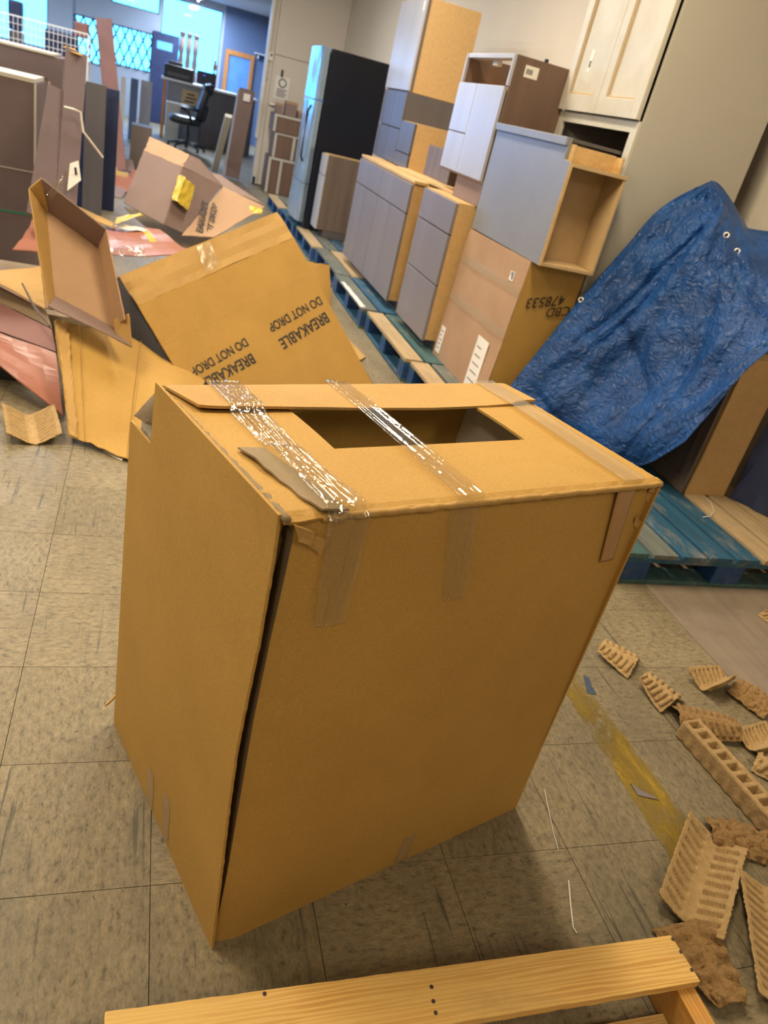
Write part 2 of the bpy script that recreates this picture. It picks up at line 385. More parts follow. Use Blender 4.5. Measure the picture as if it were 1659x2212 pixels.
# floor: vinyl composition tile, streaks turned tile by tile
def floor_mat(name, seams, c=(0.25, 0.208, 0.136)):
    m, nt, bs = new_mat(name)
    g = nd(nt, 'ShaderNodeNewGeometry'); oi = nd(nt, 'ShaderNodeObjectInfo')
    def nz(scale, stretch, detail=3, rough=0.6, dist=0.0):
        mp = nd(nt, 'ShaderNodeMapping'); mp.inputs['Scale'].default_value = stretch
        nt.links.new(g.outputs['Position'], mp.inputs[0])
        n = nd(nt, 'ShaderNodeTexNoise'); n.inputs['Scale'].default_value = scale; n.inputs['Detail'].default_value = detail
        n.inputs['Roughness'].default_value = rough; n.inputs['Distortion'].default_value = dist
        nt.links.new(mp.outputs[0], n.inputs['Vector']); return n.outputs['Fac']
    turn = nd(nt, 'ShaderNodeMath', operation='GREATER_THAN'); turn.inputs[1].default_value = 0.5
    nt.links.new(oi.outputs['Random'], turn.inputs[0])
    dk = tuple(x * 0.45 for x in c); lt = tuple(min(1, x * 1.22) for x in c)
    def streak(st):
        a = ramp(nt, nz(85, st, 3, 0.65), [(0.30, dk), (0.42, tuple(x * .85 for x in c)), (0.52, c), (0.68, lt)])
        b = ramp(nt, nz(230, st, 2, 0.6), [(0.34, (0.62, 0.60, 0.55)), (0.50, (1, 1, 1)), (0.68, (1.12, 1.12, 1.1))])
        return mix(nt, 0.55, a, b, 'MULTIPLY')
    col = mix(nt, turn.outputs[0], streak((1, 0.45, 1)), streak((0.45, 1, 1)))
    blot = ramp(nt, nz(2.2, (1, 1, 1), 6, 0.65), [(0.32, (0.80, 0.78, 0.74)), (0.65, (1.08, 1.07, 1.05))])
    col = mix(nt, 1.0, col, blot, 'MULTIPLY')
    # traffic grime and black scuffs running into the room
    grime = ramp(nt, nz(5, (1, 0.25, 1), 8, 0.72, 0.6), [(0.47, 0), (0.72, 0.62)])
    col = mix(nt, grime, col, (0.11, 0.10, 0.075))
    sc = ramp(nt, nz(75, (1, 0.04, 1), 2, 0.5, 0.3), [(0.64, 0), (0.69, 0.75)])
    msk = ramp(nt, nz(3.1, (1, 1, 1), 2), [(0.44, 0), (0.56, 1)])
    mm = nd(nt, 'ShaderNodeMath', operation='MULTIPLY'); nt.links.new(sc, mm.inputs[0]); nt.links.new(msk, mm.inputs[1])
    col = mix(nt, mm.outputs[0], col, (0.06, 0.055, 0.045))
    speck = ramp(nt, nz(60, (1, 0.6, 1), 2, 0.5), [(0.70, 0), (0.74, 0.8)])
    col = mix(nt, speck, col, (0.07, 0.065, 0.05))
    tint = nd(nt, 'ShaderNodeMapRange'); tint.inputs[3].default_value = 0.93; tint.inputs[4].default_value = 1.05
    nt.links.new(oi.outputs['Random'], tint.inputs[0])
    cb = nd(nt, 'ShaderNodeCombineColor')
    for k in range(3): nt.links.new(tint.outputs[0], cb.inputs[k])
    col = mix(nt, 1.0, col, cb.outputs[0], 'MULTIPLY')
    if seams:
        sx = nd(nt, 'ShaderNodeSeparateXYZ'); nt.links.new(g.outputs['Position'], sx.inputs[0])
        outs = []
        for k in (0, 1):
            a = nd(nt, 'ShaderNodeMath', operation='MULTIPLY'); a.inputs[1].default_value = 1 / 0.3048; nt.links.new(sx.outputs[k], a.inputs[0])
            b = nd(nt, 'ShaderNodeMath', operation='PINGPONG'); b.inputs[1].default_value = 0.5; nt.links.new(a.outputs[0], b.inputs[0])
            c_ = nd(nt, 'ShaderNodeMath', operation='LESS_THAN'); c_.inputs[1].default_value = 0.006; nt.links.new(b.outputs[0], c_.inputs[0]); outs.append(c_.outputs[0])
        mx = nd(nt, 'ShaderNodeMath', operation='MAXIMUM'); nt.links.new(outs[0], mx.inputs[0]); nt.links.new(outs[1], mx.inputs[1])
        col = mix(nt, mx.outputs[0], col, (0.05, 0.045, 0.035))
    nt.links.new(col, bs.inputs['Base Color'])
    rg = ramp(nt, nz(4, (1, 1, 1), 5), [(0.3, 0.38), (0.7, 0.58)])
    nt.links.new(rg, bs.inputs['Roughness']); bs.inputs['Specular IOR Level'].default_value = 0.4
    bump(nt, bs, nz(70, (1, 1, 1), 4), 0.06, 0.003)
    return m
M['tile'] = floor_mat('vinyl_tile', False)
M['slab'] = floor_mat('vinyl_floor_far', True)
M['board_floor'] = wood('dark_worn_floor', (0.26, 0.21, 0.165), (0.20, 0.16, 0.125), 'Y', 3, 0.5, 0.1, 0.5, (0.14, 0.115, 0.10))

# ------------------------------------------------------------------ floor
T = 0.3048
def to_px(P):
    q = ROT.transposed() @ (V(P) - EYE)
    if q.z > -0.05: return None
    return CXP + F_PX * q.x / -q.z, CYP - F_PX * q.y / -q.z
floor = struct('floor', MB().box(-7.6, 3.7, -6.1, 18.4, -0.20, -0.004), M['slab'])
g = 0.0007
tile_me = MB().box(g, T - g, g, T - g, -0.0042, 0.0).mesh('tile'); tile_me.materials.append(M['tile'])
nt_ = 0
for j in range(-4, 30):
    for i in range(-9, 7):
        vis = False
        for a in (0, 0.5, 1):
            for b in (0, 0.5, 1):
                q = to_px(((i + a) * T, (j + b) * T, 0))
                if q and -20 < q[0] < 1680 and -20 < q[1] < 2230: vis = True
        if not vis or nt_ >= 300: continue
        o = bpy.data.objects.new('tile', tile_me); COL.objects.link(o); o.parent = floor; o.location = (i * T, j * T, 0); nt_ += 1
dark_strip = struct('floor', MB().box(7 * T + 0.001, 3.7, -6.0, 10.8, -0.004, 0.001), M['board_floor'])

# worn yellow line along the tile rows
def worn(name, c, lo, hi, scale=14):
    m, nt, bs = new_mat(name)
    bs.inputs['Base Color'].default_value = (*c, 1); bs.inputs['Roughness'].default_value = 0.5
    nt.links.new(ramp(nt, noise_tex(nt, 7, 4, 0.7, (1, 0.3, 1)), [(0.3, tuple(x * 0.62 for x in c)), (0.7, c)]), bs.inputs['Base Color'])
    a = ramp(nt, noise_tex(nt, scale, 7, 0.78, (1, 0.4, 1), 0.5), [(lo, 0.0), (hi, 0.9)])
    nt.links.new(a, bs.inputs['Alpha'])
    return m
M['yellow_line'] = worn('worn_yellow_paint', (0.42, 0.28, 0.03), 0.38, 0.66)
yl = MB().quad((1.475, -0.36, 0.0006), (1.60, -0.36, 0.0006), (1.555, 0.33, 0.0006), (1.475, 0.33, 0.0006), 0.0006, 6, 24, jit=0.003)
o = yl.build('floor_line', M['yellow_line'], floor); o['label'] = 'worn yellow line painted on the floor'

# ------------------------------------------------------------------ walls, ceiling
def wx(y): return 2.66 + 0.053 * (10.8 - y)
mb = MB().hexa([(wx(-6.1), -6.1, 0), (wx(-6.1) + .2, -6.1, 0), (wx(10.8) + .2, 10.8, 0), (wx(10.8), 10.8, 0)],
               [(wx(-6.1), -6.1, CEIL), (wx(-6.1) + .2, -6.1, CEIL), (wx(10.8) + .2, 10.8, CEIL), (wx(10.8), 10.8, CEIL)])
struct('wall_right', mb, M['wall'])
struct('wall_rear', MB().box(-7.6, 3.8, -6.3, -6.1, 0, CEIL), M['wall'])
struct('wall_left', MB().box(-7.8, -7.6, -6.3, 18.4, 0, CEIL), M['wall'])
struct('ceiling', MB().box(-7.8, 3.9, -6.3, 10.92, CEIL, CEIL + .1), M['ceil'])
SHOP = 2.53
struct('ceiling', MB().box(-7.8, 3.0, 10.92, 18.3, SHOP, SHOP + .1), M['ceil'])
struct('wall_header', MB().box(-7.6, 1.60, 10.8, 10.92, SHOP, CEIL), M['wall'])
FWX = 1.60
wf = struct('wall_far', MB().box(FWX, 2.9, 10.8, 10.92, 0, CEIL), M['wall'])
struct('trim_1', MB().box(FWX - .03, FWX, 10.77, 10.95, 0.62, 2.9), M['trim'])
struct('baseboard_far', MB().box(FWX, 2.66, 10.785, 10.799, 0.0, 0.10), M['black'])
d1 = thing('door_1', None, None, (1.93, 10.79, 0), kind='structure')
pbox(d1, 'door_leaf', M['wall'], 1.675, 2.20, 10.780, 10.799, 0.01, 1.685, 0.004)
pbox(d1, 'transom_panel', M['wall'], 1.675, 2.62, 10.780, 10.799, 1.695, 2.9, 0.004)
pbox(d1, 'door_casing', M['wall'], 1.640, 1.668, 10.772, 10.799, 0.01, 2.9, 0.003)
pbox(d1, 'door_casing', M['wall'], 2.208, 2.240, 10.772, 10.799, 0.01, 1.70, 0.003)
hd = part(d1, 'door_lever', M['chrome'], MB().tube([(1.70, 10.78, 1.08), (1.70, 10.74, 1.08), (1.78, 10.735, 1.08)], 0.012))
nb = thing('door_notice', 'grey paper notice with a round symbol on the far cream door', 'notice', (1.84, 10.778, 1.2))
pbox(nb, 'paper', M['label'], 1.735, 1.94, 10.774, 10.779, 1.17, 1.45, 0)
pbox(nb, 'symbol', M['ink'], 1.80, 1.83, 10.771, 10.775, 1.44, 1.53, 0.01, label='black flame mark')
ring = MB()
for k in range(20):
    a, b = 2 * math.pi * k / 20, 2 * math.pi * (k + 1) / 20
    ring.bar((1.84 + .05 * math.cos(a), 10.7725, 1.37 + .05 * math.sin(a)), (1.84 + .05 * math.cos(b), 10.7725, 1.37 + .05 * math.sin(b)), 0.004, 0.014)
part(nb, 'round_symbol', M['ink'], ring)
for k in range(4): pbox(nb, 'text_line', M['lam'], 1.77, 1.91 - .02 * (k % 2), 10.772, 10.775, 1.28 - k * .027, 1.295 - k * .027, 0)
th = thing('thermostat', 'small white thermostat on the cream pillar beside the far door', 'thermostat', (1.63, 10.77, 1.6))
pbox(th, 'case', M['trim'], 1.605, 1.665, 10.755, 10.798, 1.60, 1.70, 0.006)
pbox(th, 'dial', M['black'], 1.625, 1.645, 10.749, 10.756, 1.655, 1.685, 0.003)
sw = thing('switch_plate', 'beige wall switch plate below the thermostat', 'switch', (1.60, 10.77, 1.3))
pbox(sw, 'plate', M['beige_panel'], 1.605, 1.68, 10.782, 10.798, 1.36, 1.47, 0.004)
pbox(sw, 'toggle', M['trim'], 1.635, 1.645, 10.772, 10.783, 1.40, 1.43, 0.002)

# shop front
WIN = {  # x0 x1 z0 z1
    'window_1': (-0.82, 0.015, 0.93, 1.66), 'window_2': (-1.52, -0.92, 0.84, 1.66), 'window_3': (-0.83, 0.11, 2.03, 2.47),
    'window_4': (0.16, 1.39, 1.14, 2.40), 'window_5': (-3.4, -2.02, 0.9, 2.1), 'window_6': (-5.2, -3.6, 0.9, 2.1), 'window_7': (-7.2, -5.4, 0.9, 2.1)}
def holed(x0, x1, z0, z1, y0, y1, holes):
    xs = sorted({x0, x1, *[h[0] for h in holes], *[h[1] for h in holes]}); zs = sorted({z0, z1, *[h[2] for h in holes], *[h[3] for h in holes]})
    mb = MB()
    for a, b in zip(xs, xs[1:]):
        run = None
        for c, d in zip(zs, zs[1:]):
            inside = any(h[0] <= (a + b) / 2 <= h[1] and h[2] <= (c + d) / 2 <= h[3] for h in holes)
            if not inside: mb.box(a, b, y0, y1, c, d)
    return mb
struct('wall_front', holed(-7.8, 3.0, 0, SHOP, 18.0, 18.2, list(WIN.values())), M['wall_shop'])
struct('wall_shop_right', MB().box(2.36, 2.5, 10.92, 18.2, 0, SHOP), M['wall_blue'])
struct('trim_2', MB().box(1.44, 2.36, 17.985, 18.0, 0.0, SHOP), M['wall_blue'])
for n, (x0, x1, z0, z1) in WIN.items():
    wd = thing(n, None, None, ((x0 + x1) / 2, 18.1, z0), kind='structure')
    fr = MB(); t_ = 0.025
    fr.box(x0, x0 + t_, 18.04, 18.12, z0, z1); fr.box(x1 - t_, x1, 18.04, 18.12, z0, z1); fr.box(x0 + t_, x1 - t_, 18.04, 18.12, z0, z0 + t_); fr.box(x0 + t_, x1 - t_, 18.04, 18.12, z1 - t_, z1)
    part(wd, 'window_frame', M['lam_dark'], fr)
    pbox(wd, 'pane', M['glass'], x0 + t_, x1 - t_, 18.078, 18.084, z0 + t_, z1 - t_, 0)
    area_light(n + '_daylight_portal', ((x0 + x1) / 2, 18.19, (z0 + z1) / 2), (math.radians(-90), 0, 0), x1 - x0, z1 - z0, 1, (1, 1, 1), True)
    if n in ('window_1', 'window_2'):
        px, k = x0 + 0.03, 0
        pitch = 0.15; H = z1 - z0
        kx = x0 - H * .45
        while kx < x1:
            for sgn in (1, -1):
                a = V((kx, 17.97, z0)) if sgn == 1 else V((kx, 17.965, z1)); dz = H * sgn
                b = V((kx + H * .45, a.y, a.z + dz))
                t0 = max(0, (x0 - a.x) / (b.x - a.x)); t1 = min(1, (x1 - a.x) / (b.x - a.x))
                if t1 > t0 + .05: part(wd, 'grille_bar', M['black'], MB().bar(lerp(a, b, t0), lerp(a, b, t1), 0.006, 0.032))
            kx += pitch * 1.2
struct('floor_outside', MB().box(-14, 12, 18.2, 40, -0.25, -0.05), plain('pavement', (0.40, 0.40, 0.40), 0.9))
# ceiling fixtures of the back room, including the added fill ones
M['tube'] = emit('fluorescent_tube', (1.0, 0.86, 0.62), 6.0)
for (x, y, pw, tint_) in FIXTURES:
    fx = thing('ceiling_light', 'ceiling tube fixture of the back room, rear pair and far left one added as fill', 'light', (x, y, CEIL - .09), 'ceiling tube fixtures')
    part(fx, 'housing', M['trim'], MB().box(x - .16, x + .16, y - .61, y + .61, CEIL - .07, CEIL))
    for s in (-1, 1): part(fx, 'tube', M['tube'], MB().tube([(x + s * .07, y - .58, CEIL - .085), (x + s * .07, y + .58, CEIL - .085)], 0.014))
    area_light('fixture_light', (x, y, CEIL - .115), (0, 0, 0), 0.34, 1.2, pw, tint_)
fx = thing('shop_ceiling_light', 'bright ceiling tube light in the front shop before the big window', 'light', (0.85, 16.6, SHOP - .1))
part(fx, 'housing', M['trim'], MB().box(.76, .94, 15.4, 17.8, SHOP - .05, SHOP))
M['tube2'] = emit('shop_tube', (1.0, 0.95, 0.85), 9.0)
part(fx, 'tube', M['tube2'], MB().tube([(.85, 15.45, SHOP - .075), (.85, 17.75, SHOP - .075)], 0.022))
area_light('shop_area_light', (.85, 16.6, SHOP - .11), (0, 0, 0), 0.2, 2.2, 190, (.68, .82, 1))
area_light('shop_area_light', (-2.8, 14.6, SHOP - .11), (0, 0, 0), 0.3, 2.2, 240, (.66, .81, 1))  # added lamp without a fixture, brightens the far shop
# ------------------------------------------------------------------ the big carton in front
bl, bf, br = PZ(250, 1560), PZ(460, 2045), PZ(1110, 1745)
bb = bl + br - bf
FL, FR, BR, BL = PZ(617, 1122, .895), PZ(1430, 1042, .888), PZ(1080, 832, .862), PZ(345, 838, .845)
eL = (bl - bf).normalized(); eF = (br - bf).normalized(); LL = (bl - bf).length; LF = (br - bf).length
nLo = -eF; nFo = -eL                                     # outward normals of left and front
lean = (FL - bf) / FL.z
def LP(d, z, off=0.0): return bf + eL * d + V((lean.x, lean.y, 1)) * z + nLo * off
def FP(d, z, off=0.0): return bf + eF * d + V((lean.x, lean.y, 1)) * z + nFo * off
def TP(s, t, up=0.0):
    p = FL * (1 - s) * (1 - t) + FR * s * (1 - t) + BR * s * t + BL * (1 - s) * t
    return p + V((0, 0, up))
def interp(tab, z):
    tab = sorted(tab)
    for (a, va), (b, vb) in zip(tab, tab[1:]):
        if a <= z <= b: return va + (vb - va) * (z - a) / (b - a)
    return tab[0][1] if z < tab[0][0] else tab[-1][1]
carton = thing('cardboard_carton', 'large brown cardboard carton in front with a rectangular hole cut in its taped top', 'carton', (bf + br + bl + bb) / 4)
TH = 0.005
# left panel with a torn notch at its back top corner
eg = [(0, -.004), (.217, -.003), (.49, .006), (.694, .001), (.815, .006), (.895, .012)]
def left_fn(a, b):
    ztop = 0.895 - 0.012 * a
    z = b * ztop
    d0 = interp(eg, z) + 0.0025 * noise.noise(V((0, 0, z * 60))) * (1 if 0.02 < b < .98 else 0)
    d = d0 + (LL - d0) * a
    bul = 0.010 * math.sin(math.pi * a) * math.sin(math.pi * b) + 0.010 * (1 - a) ** 3 * math.sin(math.pi * min(1, b * 1.05))
    if a > 0.79 and b > 0.84: z = z - (a - .79) * 0.03
    return LP(d, z, 0.002 + bul)
def left_hole(a, b): return a > 0.81 and b > 0.872
part(carton, 'side_panel', M['kraft'], MB().surf(left_fn, 30, 70, TH, left_hole))
fe = [(0, .004), (.208, .009), (.545, .009), (.7, .014), (.8, .019), (.88, .022)]
def front_fn(a, b):
    ztop = 0.893 + 0.005 * math.sin(a * 9) * .3 - 0.010 * a
    z = b * ztop
    d0 = interp(fe, z)
    L = LF + (FR - FL).length * b - LF * b + 0.004
    d = d0 + (L - d0) * a
    bul = 0.010 * math.sin(math.pi * a) * math.sin(math.pi * b)
    if a < 0.05: bul -= (0.05 - a) / 0.05 * 0.010
    if b > .95: bul -= (b - .95) / .05 * .004 * (0.5 + noise.noise(V((a * 14, 0, 3))))
    return FP(d, z, bul)
part(carton, 'front_panel', M['kraft'], MB().surf(front_fn, 60, 50, TH))
# the fold that runs inside the open corner
def tab_fn(a, b):
    z = 0.02 + b * .84; d0 = interp(fe, z)
    return FP(d0 + 0.002 + 0.01 * a * a, z, -0.008 - 0.045 * a)
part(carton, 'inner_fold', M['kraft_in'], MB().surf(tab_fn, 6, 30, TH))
def bq(a, b, c, d, **k): return MB().quad(a, b, c, d, TH, 12, 12, **k)
part(carton, 'back_panel', M['kraft'], bq(bl - eL * .004, bb - eL * .004, BR - eL * .004 - V((0, 0, .004)), BL - eL * .004 - V((0, 0, .004))))
part(carton, 'side_panel', M['kraft'], bq(br, bb, BR - V((0, 0, .004)), FR - V((0, 0, .004))))
part(carton, 'bottom_panel', M['kraft'], bq(bf + V((0, 0, .004)) + eF * .006 + eL * .006, br + V((0, 0, .004)) - eF * .006 + eL * .006, bb + V((0, 0, .004)) - eF * .006 - eL * .006, bl + V((0, 0, .004)) + eF * .006 - eL * .006))
# grey lining inside
i0 = 0.03
def inn(p, q, r, s_): return MB().quad(p, q, r, s_, 0.004, 4, 4)
def ib(a, b, z): return bf + eF * a + eL * b + V((0, 0, z))
a0, a1, b0, b1 = .02, LF - .012, .03, LL - .03
for q in (((a0, b0), (a1, b0)), ((a1, b0), (a1, b1)), ((a1, b1), (a0, b1)), ((a0, b1), (a0, b0))):
    part(carton, 'lining_panel', M['inner_grey'], inn(ib(*q[0], .02), ib(*q[1], .02), ib(*q[1], .838), ib(*q[0], .838)))
part(carton, 'lining_floor', M['inner_grey'], inn(ib(a0, b0, .03), ib(a1, b0, .03), ib(a1, b1, .03), ib(a0, b1, .03)))
cp = ib(a1 - .075, b1 - .02, 0)
part(carton, 'corner_post', M['kraft'], MB().hexa([cp, cp + eF * .03, cp + eF * .03 + eL * .018, cp + eL * .018], [p + V((0, 0, .835)) for p in (cp, cp + eF * .03, cp + eF * .03 + eL * .018, cp + eL * .018)]), 0.002)
# top with the cut-out
HS0, HS1, HT0, HT1 = .232, .775, .392, .735
def top_fn(a, b):
    z = 0.004 * math.sin(math.pi * a) * math.sin(math.pi * b) - 0.006 * math.exp(-((b - .3) / .2) ** 2) * math.sin(math.pi * a)
    if b < 0.03: z -= (0.03 - b) / .03 * 0.006 + 0.003 * noise.noise(V((a * 22, 1, 0)))
    return TP(a, b, z)
NS, NT = 80, 60
sl = lambda x, n: round(x * n) / n
part(carton, 'top_panel', M['kraft'], MB().surf(top_fn, NS, NT, TH, lambda a, b: sl(HS0, NS) < a < sl(HS1, NS) and sl(HT0, NT) < b < sl(HT1, NT)))
# flap from the back edge laid over the hole
def flap_fn(a, b):
    s0 = 0.0 + 0.03 * b
    s = s0 + (1.0 - s0) * a
    t = 1.0 - b * (0.255 + 0.042 * math.sin(math.pi * min(1, a * 1.05)) ** .6 + .004 * noise.noise(V((a * 9, 0, 0))))
    up = 0.0065 + 0.006 * b * (1 - a) ** 2 + 0.004 * b * math.sin(a * 7) * .4 + (0.004 * b if a > .9 else 0)
    if b < .12: up -= (0.12 - b) / .12 * .004
    return TP(s, t, up)
part(carton, 'top_flap', M['kraft2'], MB().surf(flap_fn, 50, 14, TH))
# torn grey flap at the front left
def sf_fn(a, b):
    t = 0.415 * (1 - b) + 0.0 * b
    s0 = .030 + .036 * b + 0.006 * noise.noise(V((b * 7, 2, 0)));  s1 = .085 + 0.035 * b
    lift = 0.0055 * (1 - a) * (0.5 + .5 * math.sin(b * 7)) + 0.0048
    return TP(s0 + (s1 - s0) * a, t, lift)
part(carton, 'torn_flap', M['kraft_grey'], MB().surf(sf_fn, 8, 30, 0.003), label='grey dirty torn flap')
# crushed, dirty folds along the top
def edge(p0, p1, r, n, seed, mat):
    pts = [lerp(p0, p1, i / n) + V((noise.noise(V((i * .7, seed, 0))), noise.noise(V((i * .7, seed, 5))), noise.noise(V((i * .7, seed, 9))) - .2)) * .0022 for i in range(n + 1)]
    part(carton, 'crushed_fold', M[mat], MB().tube(pts, [r * (1 + .5 * noise.noise(V((i * .9, seed, 2)))) for i in range(n + 1)], 8), smooth=True)
edge(TP(.004, .0, -.001), TP(0.002, .97, -.001), .0055, 40, 1.0, 'kraft_grey')
edge(TP(.07, .0, -.004), TP(1.0, .0, -.004), .0055, 60, 2.0, 'kraft2')
edge(TP(1.0, .0, -.002), TP(1.0, 1.0, -.002), .0045, 40, 3.0, 'kraft')
# crushed front corner: shreds of paper
for k, (d, z, o_, sx) in enumerate([(.012, .888, .004, .03), (.03, .875, .006, .026), (.75, .885, .006, .03), (.76, .868, .004, .02), (.752, .81, .004, .022)]):
    p = FP(d, z, o_); q = FP(d + sx, z - .012, o_ + .006)
    part(carton, 'torn_shred', M['kraft2'], MB().quad(p, q, q - V((0, 0, .018)), p - V((0, 0, .024)) + eF * .008, 0.002, 4, 4, jit=.006, seed=k))
# lifted back corner and the white foam that shows in the notch
pn = LP(.575, .775, .0)
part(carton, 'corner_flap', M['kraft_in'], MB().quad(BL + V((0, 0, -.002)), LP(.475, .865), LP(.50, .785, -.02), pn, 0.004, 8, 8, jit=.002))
part(carton, 'foam_sheet', M['foam'], MB().quad(LP(.565, .60, -.018), LP(.45, .60, -.018), LP(.45, .80, -.035), LP(.565, .772, -.012), 0.006, 8, 8, wav=.008), label='white foam inside the torn corner')
# clear tapes
def strip(name, mat, rows, wr, seed, n=60, m=10, long=False):
    """rows: (left point, right point) down the tape"""
    def fn(a, b):
        x = b * (len(rows) - 1); i = min(int(x), len(rows) - 2); f = x - i
        l = lerp(rows[i][0], rows[i + 1][0], f); r = lerp(rows[i][1], rows[i + 1][1], f)
        p = lerp(l, r, a)
        k = noise.noise(V((a * 5 + seed, b * 26, seed))) + .6 * noise.noise(V((a * 16, b * 9 + seed, 4)))
        if name == 'tape_strip' and seed == 1.0: k = 1.1 * noise.noise(V((a * 4.5 + b * 3, b * 5.5, 1))) + .5 * noise.noise(V((a * 11 - b * 6, b * 14, 8)))
        if long: k = noise.noise(V((a * 4.2 + seed + b * .8, b * 1.6, seed))) * 1.6
        nrm = (r - l).cross(rows[min(i + 1, len(rows) - 1)][0] - rows[i][0])
        nrm = nrm.normalized() if nrm.length > 0 else V((0, 0, 1))
        return p + (nrm if nrm.z > 0 or abs(nrm.z) < .3 else -nrm) * abs(k) * wr
    return part(carton, name, mat, MB().surf(fn, m, n, 0.0006), smooth=True)
U = 0.0105
t1 = [(TP(.105, 1.0, .013), TP(.185, 1.0, .013)), (TP(.095, .74, .017), TP(.175, .74, .015)), (TP(.085, .68, .007), TP(.17, .68, .007)), (TP(.085, .42, .007), TP(.155, .42, .007)), (TP(.085, .39, .014), TP(.155, .39, .010)), (TP(.075, .01, .014), TP(.155, .01, .012)),
      (FP(.058, .885, .010), FP(.125, .888, .010)), (FP(.062, .80, .013), FP(.122, .80, .013)), (FP(.070, .715, .014), FP(.118, .715, .014))]
strip('tape_strip', M['tape_wr'], t1, 0.006, 1.0, 140, 22)
t2 = [(TP(.415, 1.0, .012), TP(.475, 1.0, .012)), (TP(.40, .71, .014), TP(.46, .71, .014)), (TP(.37, .01, .008), TP(.437, .01, .008)),
      (FP(.268, .889, .010), FP(.322, .889, .010)), (FP(.285, .80, .0125), FP(.337, .80, .0125)), (FP(.305, .712, .0135), FP(.352, .712, .0135))]
strip('tape_strip', M['tape'], t2, 0.0035, 5.0, 60, 28, True)
t3 = [(TP(.893, 1.0, .012), TP(.965, 1.0, .012)), (TP(.885, .72, .014), TP(.955, .72, .014)), (TP(.865, .01, .008), TP(.940, .01, .008)),
      (FP(.660, .887, .008), FP(.712, .886, .008))]
strip('tape_strip', M['tape_milky'], t3, 0.0008, 9.0, 50, 10)
t4 = [(FP(.655, .885, .0095), FP(.705, .884, .0095)), (FP(.690, .72, .0085), FP(.730, .72, .0085))]
strip('tape_strip', M['tape_brown'], t4, 0.0003, 3.0, 20, 6)
for (d, z, L, w_) in ((.405, .085, .08, .03),):
    strip('tape_strip', M['tape_milky'], [(FP(d, z, .006), FP(d + w_, z + .004, .006)), (FP(d - .004, z - .08, .004), FP(d + w_, z - .08, .004))], 0.0006, 7.0, 10, 6)
for (d, z) in ((.345, .11), (.255, .13)):
    strip('tape_strip', M['tape_milky'], [(LP(d, z, .011), LP(d - .035, z + .004, .011)), (LP(d, .006, .006), LP(d - .035, .006, .006))], 0.0006, d * 9, 10, 6)
# ------------------------------------------------------------------ pallets along the wall
def painted(name, c, wear=0.5, wc=(0.34, 0.27, 0.17)):
    m, nt, bs = new_mat(name)
    g = noise_tex(nt, 30, 5, 0.65, (1, 0.08, 1), 0.5)
    col = ramp(nt, g, [(0.35, tuple(x * 0.6 for x in c)), (0.65, c)])
    wr = ramp(nt, noise_tex(nt, 8, 7, 0.75, (1, 0.4, 1)), [(0.52, 0), (0.66, wear)])
    col = mix(nt, wr, col, wc)
    nt.links.new(col, bs.inputs['Base Color']); bs.inputs['Roughness'].default_value = 0.6
    bump(nt, bs, g, 0.3, 0.004)
    return m
M['p_blue'] = painted('blue_pallet_paint', (0.020, 0.105, 0.20))
M['p_blue2'] = painted('bright_blue_pallet_paint', (0.012, 0.07, 0.24), 0.2)
M['p_teal'] = painted('teal_pallet_paint', (0.055, 0.135, 0.145), 0.6)
M['p_grey'] = painted('faded_pallet_paint', (0.15, 0.17, 0.155), 0.7, (0.30, 0.25, 0.17))
M['p_wood'] = wood('raw_pallet_wood', (0.46, 0.34, 0.20), (0.33, 0.23, 0.12), 'Y', 5, 0.7, 0.3, 0.5, (0.25, 0.21, 0.15))
def pallet(x0, y0, label, boards, lx=1.06, ly=.98, n=8):
    t = thing('pallet', label, 'pallet', (x0 + lx / 2, y0 + ly / 2, 0), 'blue pallets along the wall')
    bw = 0.10
    for yy in (y0, y0 + ly / 2 - bw / 2, y0 + ly - bw):
        pbox(t, 'bottom_board', M['p_teal'], x0, x0 + lx, yy, yy + bw, 0.0015, 0.020)
        pbox(t, 'stringer_board', M['p_blue'], x0, x0 + lx, yy, yy + bw, 0.100, 0.120)
        for xx in (x0, x0 + lx / 2 - .07, x0 + lx - .14):
            pbox(t, 'block', M['p_blue2'], xx, xx + .14, yy, yy + bw, 0.0195, 0.1005, 0.003)
    for xx in (x0, x0 + lx - .10):
        for ya, yb in ((y0 + bw, y0 + ly / 2 - bw / 2), (y0 + ly / 2 + bw / 2, y0 + ly - bw)):
            pbox(t, 'bottom_board', M['p_blue'], xx, xx + .10, ya, yb, 0.0015, 0.019)
    gap = 0.022; w_ = (lx - gap * (n - 1)) / n
    for k in range(n):
        xx = x0 + k * (w_ + gap); e = random.uniform(-.006, .006)
        pbox(t, 'deck_board', M[boards[k % len(boards)]], xx, xx + w_, y0 + e, y0 + ly + random.uniform(-.008, .004), 0.1195, 0.140 + random.uniform(-.001, .0015), 0.0025)
    return t
pallet(1.98, 0.78, 'blue pallet nearest the camera at right, empty blue deck with one bare wood board', ['p_teal', 'p_grey', 'p_blue', 'p_blue', 'p_blue', 'p_wood', 'p_wood', 'p_wood'])
pallet(1.71, 1.80, 'blue pallet under the tarp and the tall brown carton', ['p_wood', 'p_grey', 'p_blue'])
pallet(1.685, 2.80, 'blue pallet with bare wood edge boards beside the leaning carton panel', ['p_wood', 'p_teal', 'p_blue'])
pallet(1.66, 3.82, 'blue pallet with a broken whitish edge board, under the wide grey cabinets', ['p_grey', 'p_blue', 'p_teal'])
pallet(1.68, 4.84, 'blue pallet just before the black refrigerator, grey and wood boards', ['p_grey', 'p_wood', 'p_blue'])
pallet(1.65, 5.86, 'blue pallet under the black refrigerator', ['p_wood', 'p_grey', 'p_blue'])
pallet(1.62, 6.88, 'blue pallet just past the black refrigerator', ['p_blue', 'p_teal', 'p_grey'])
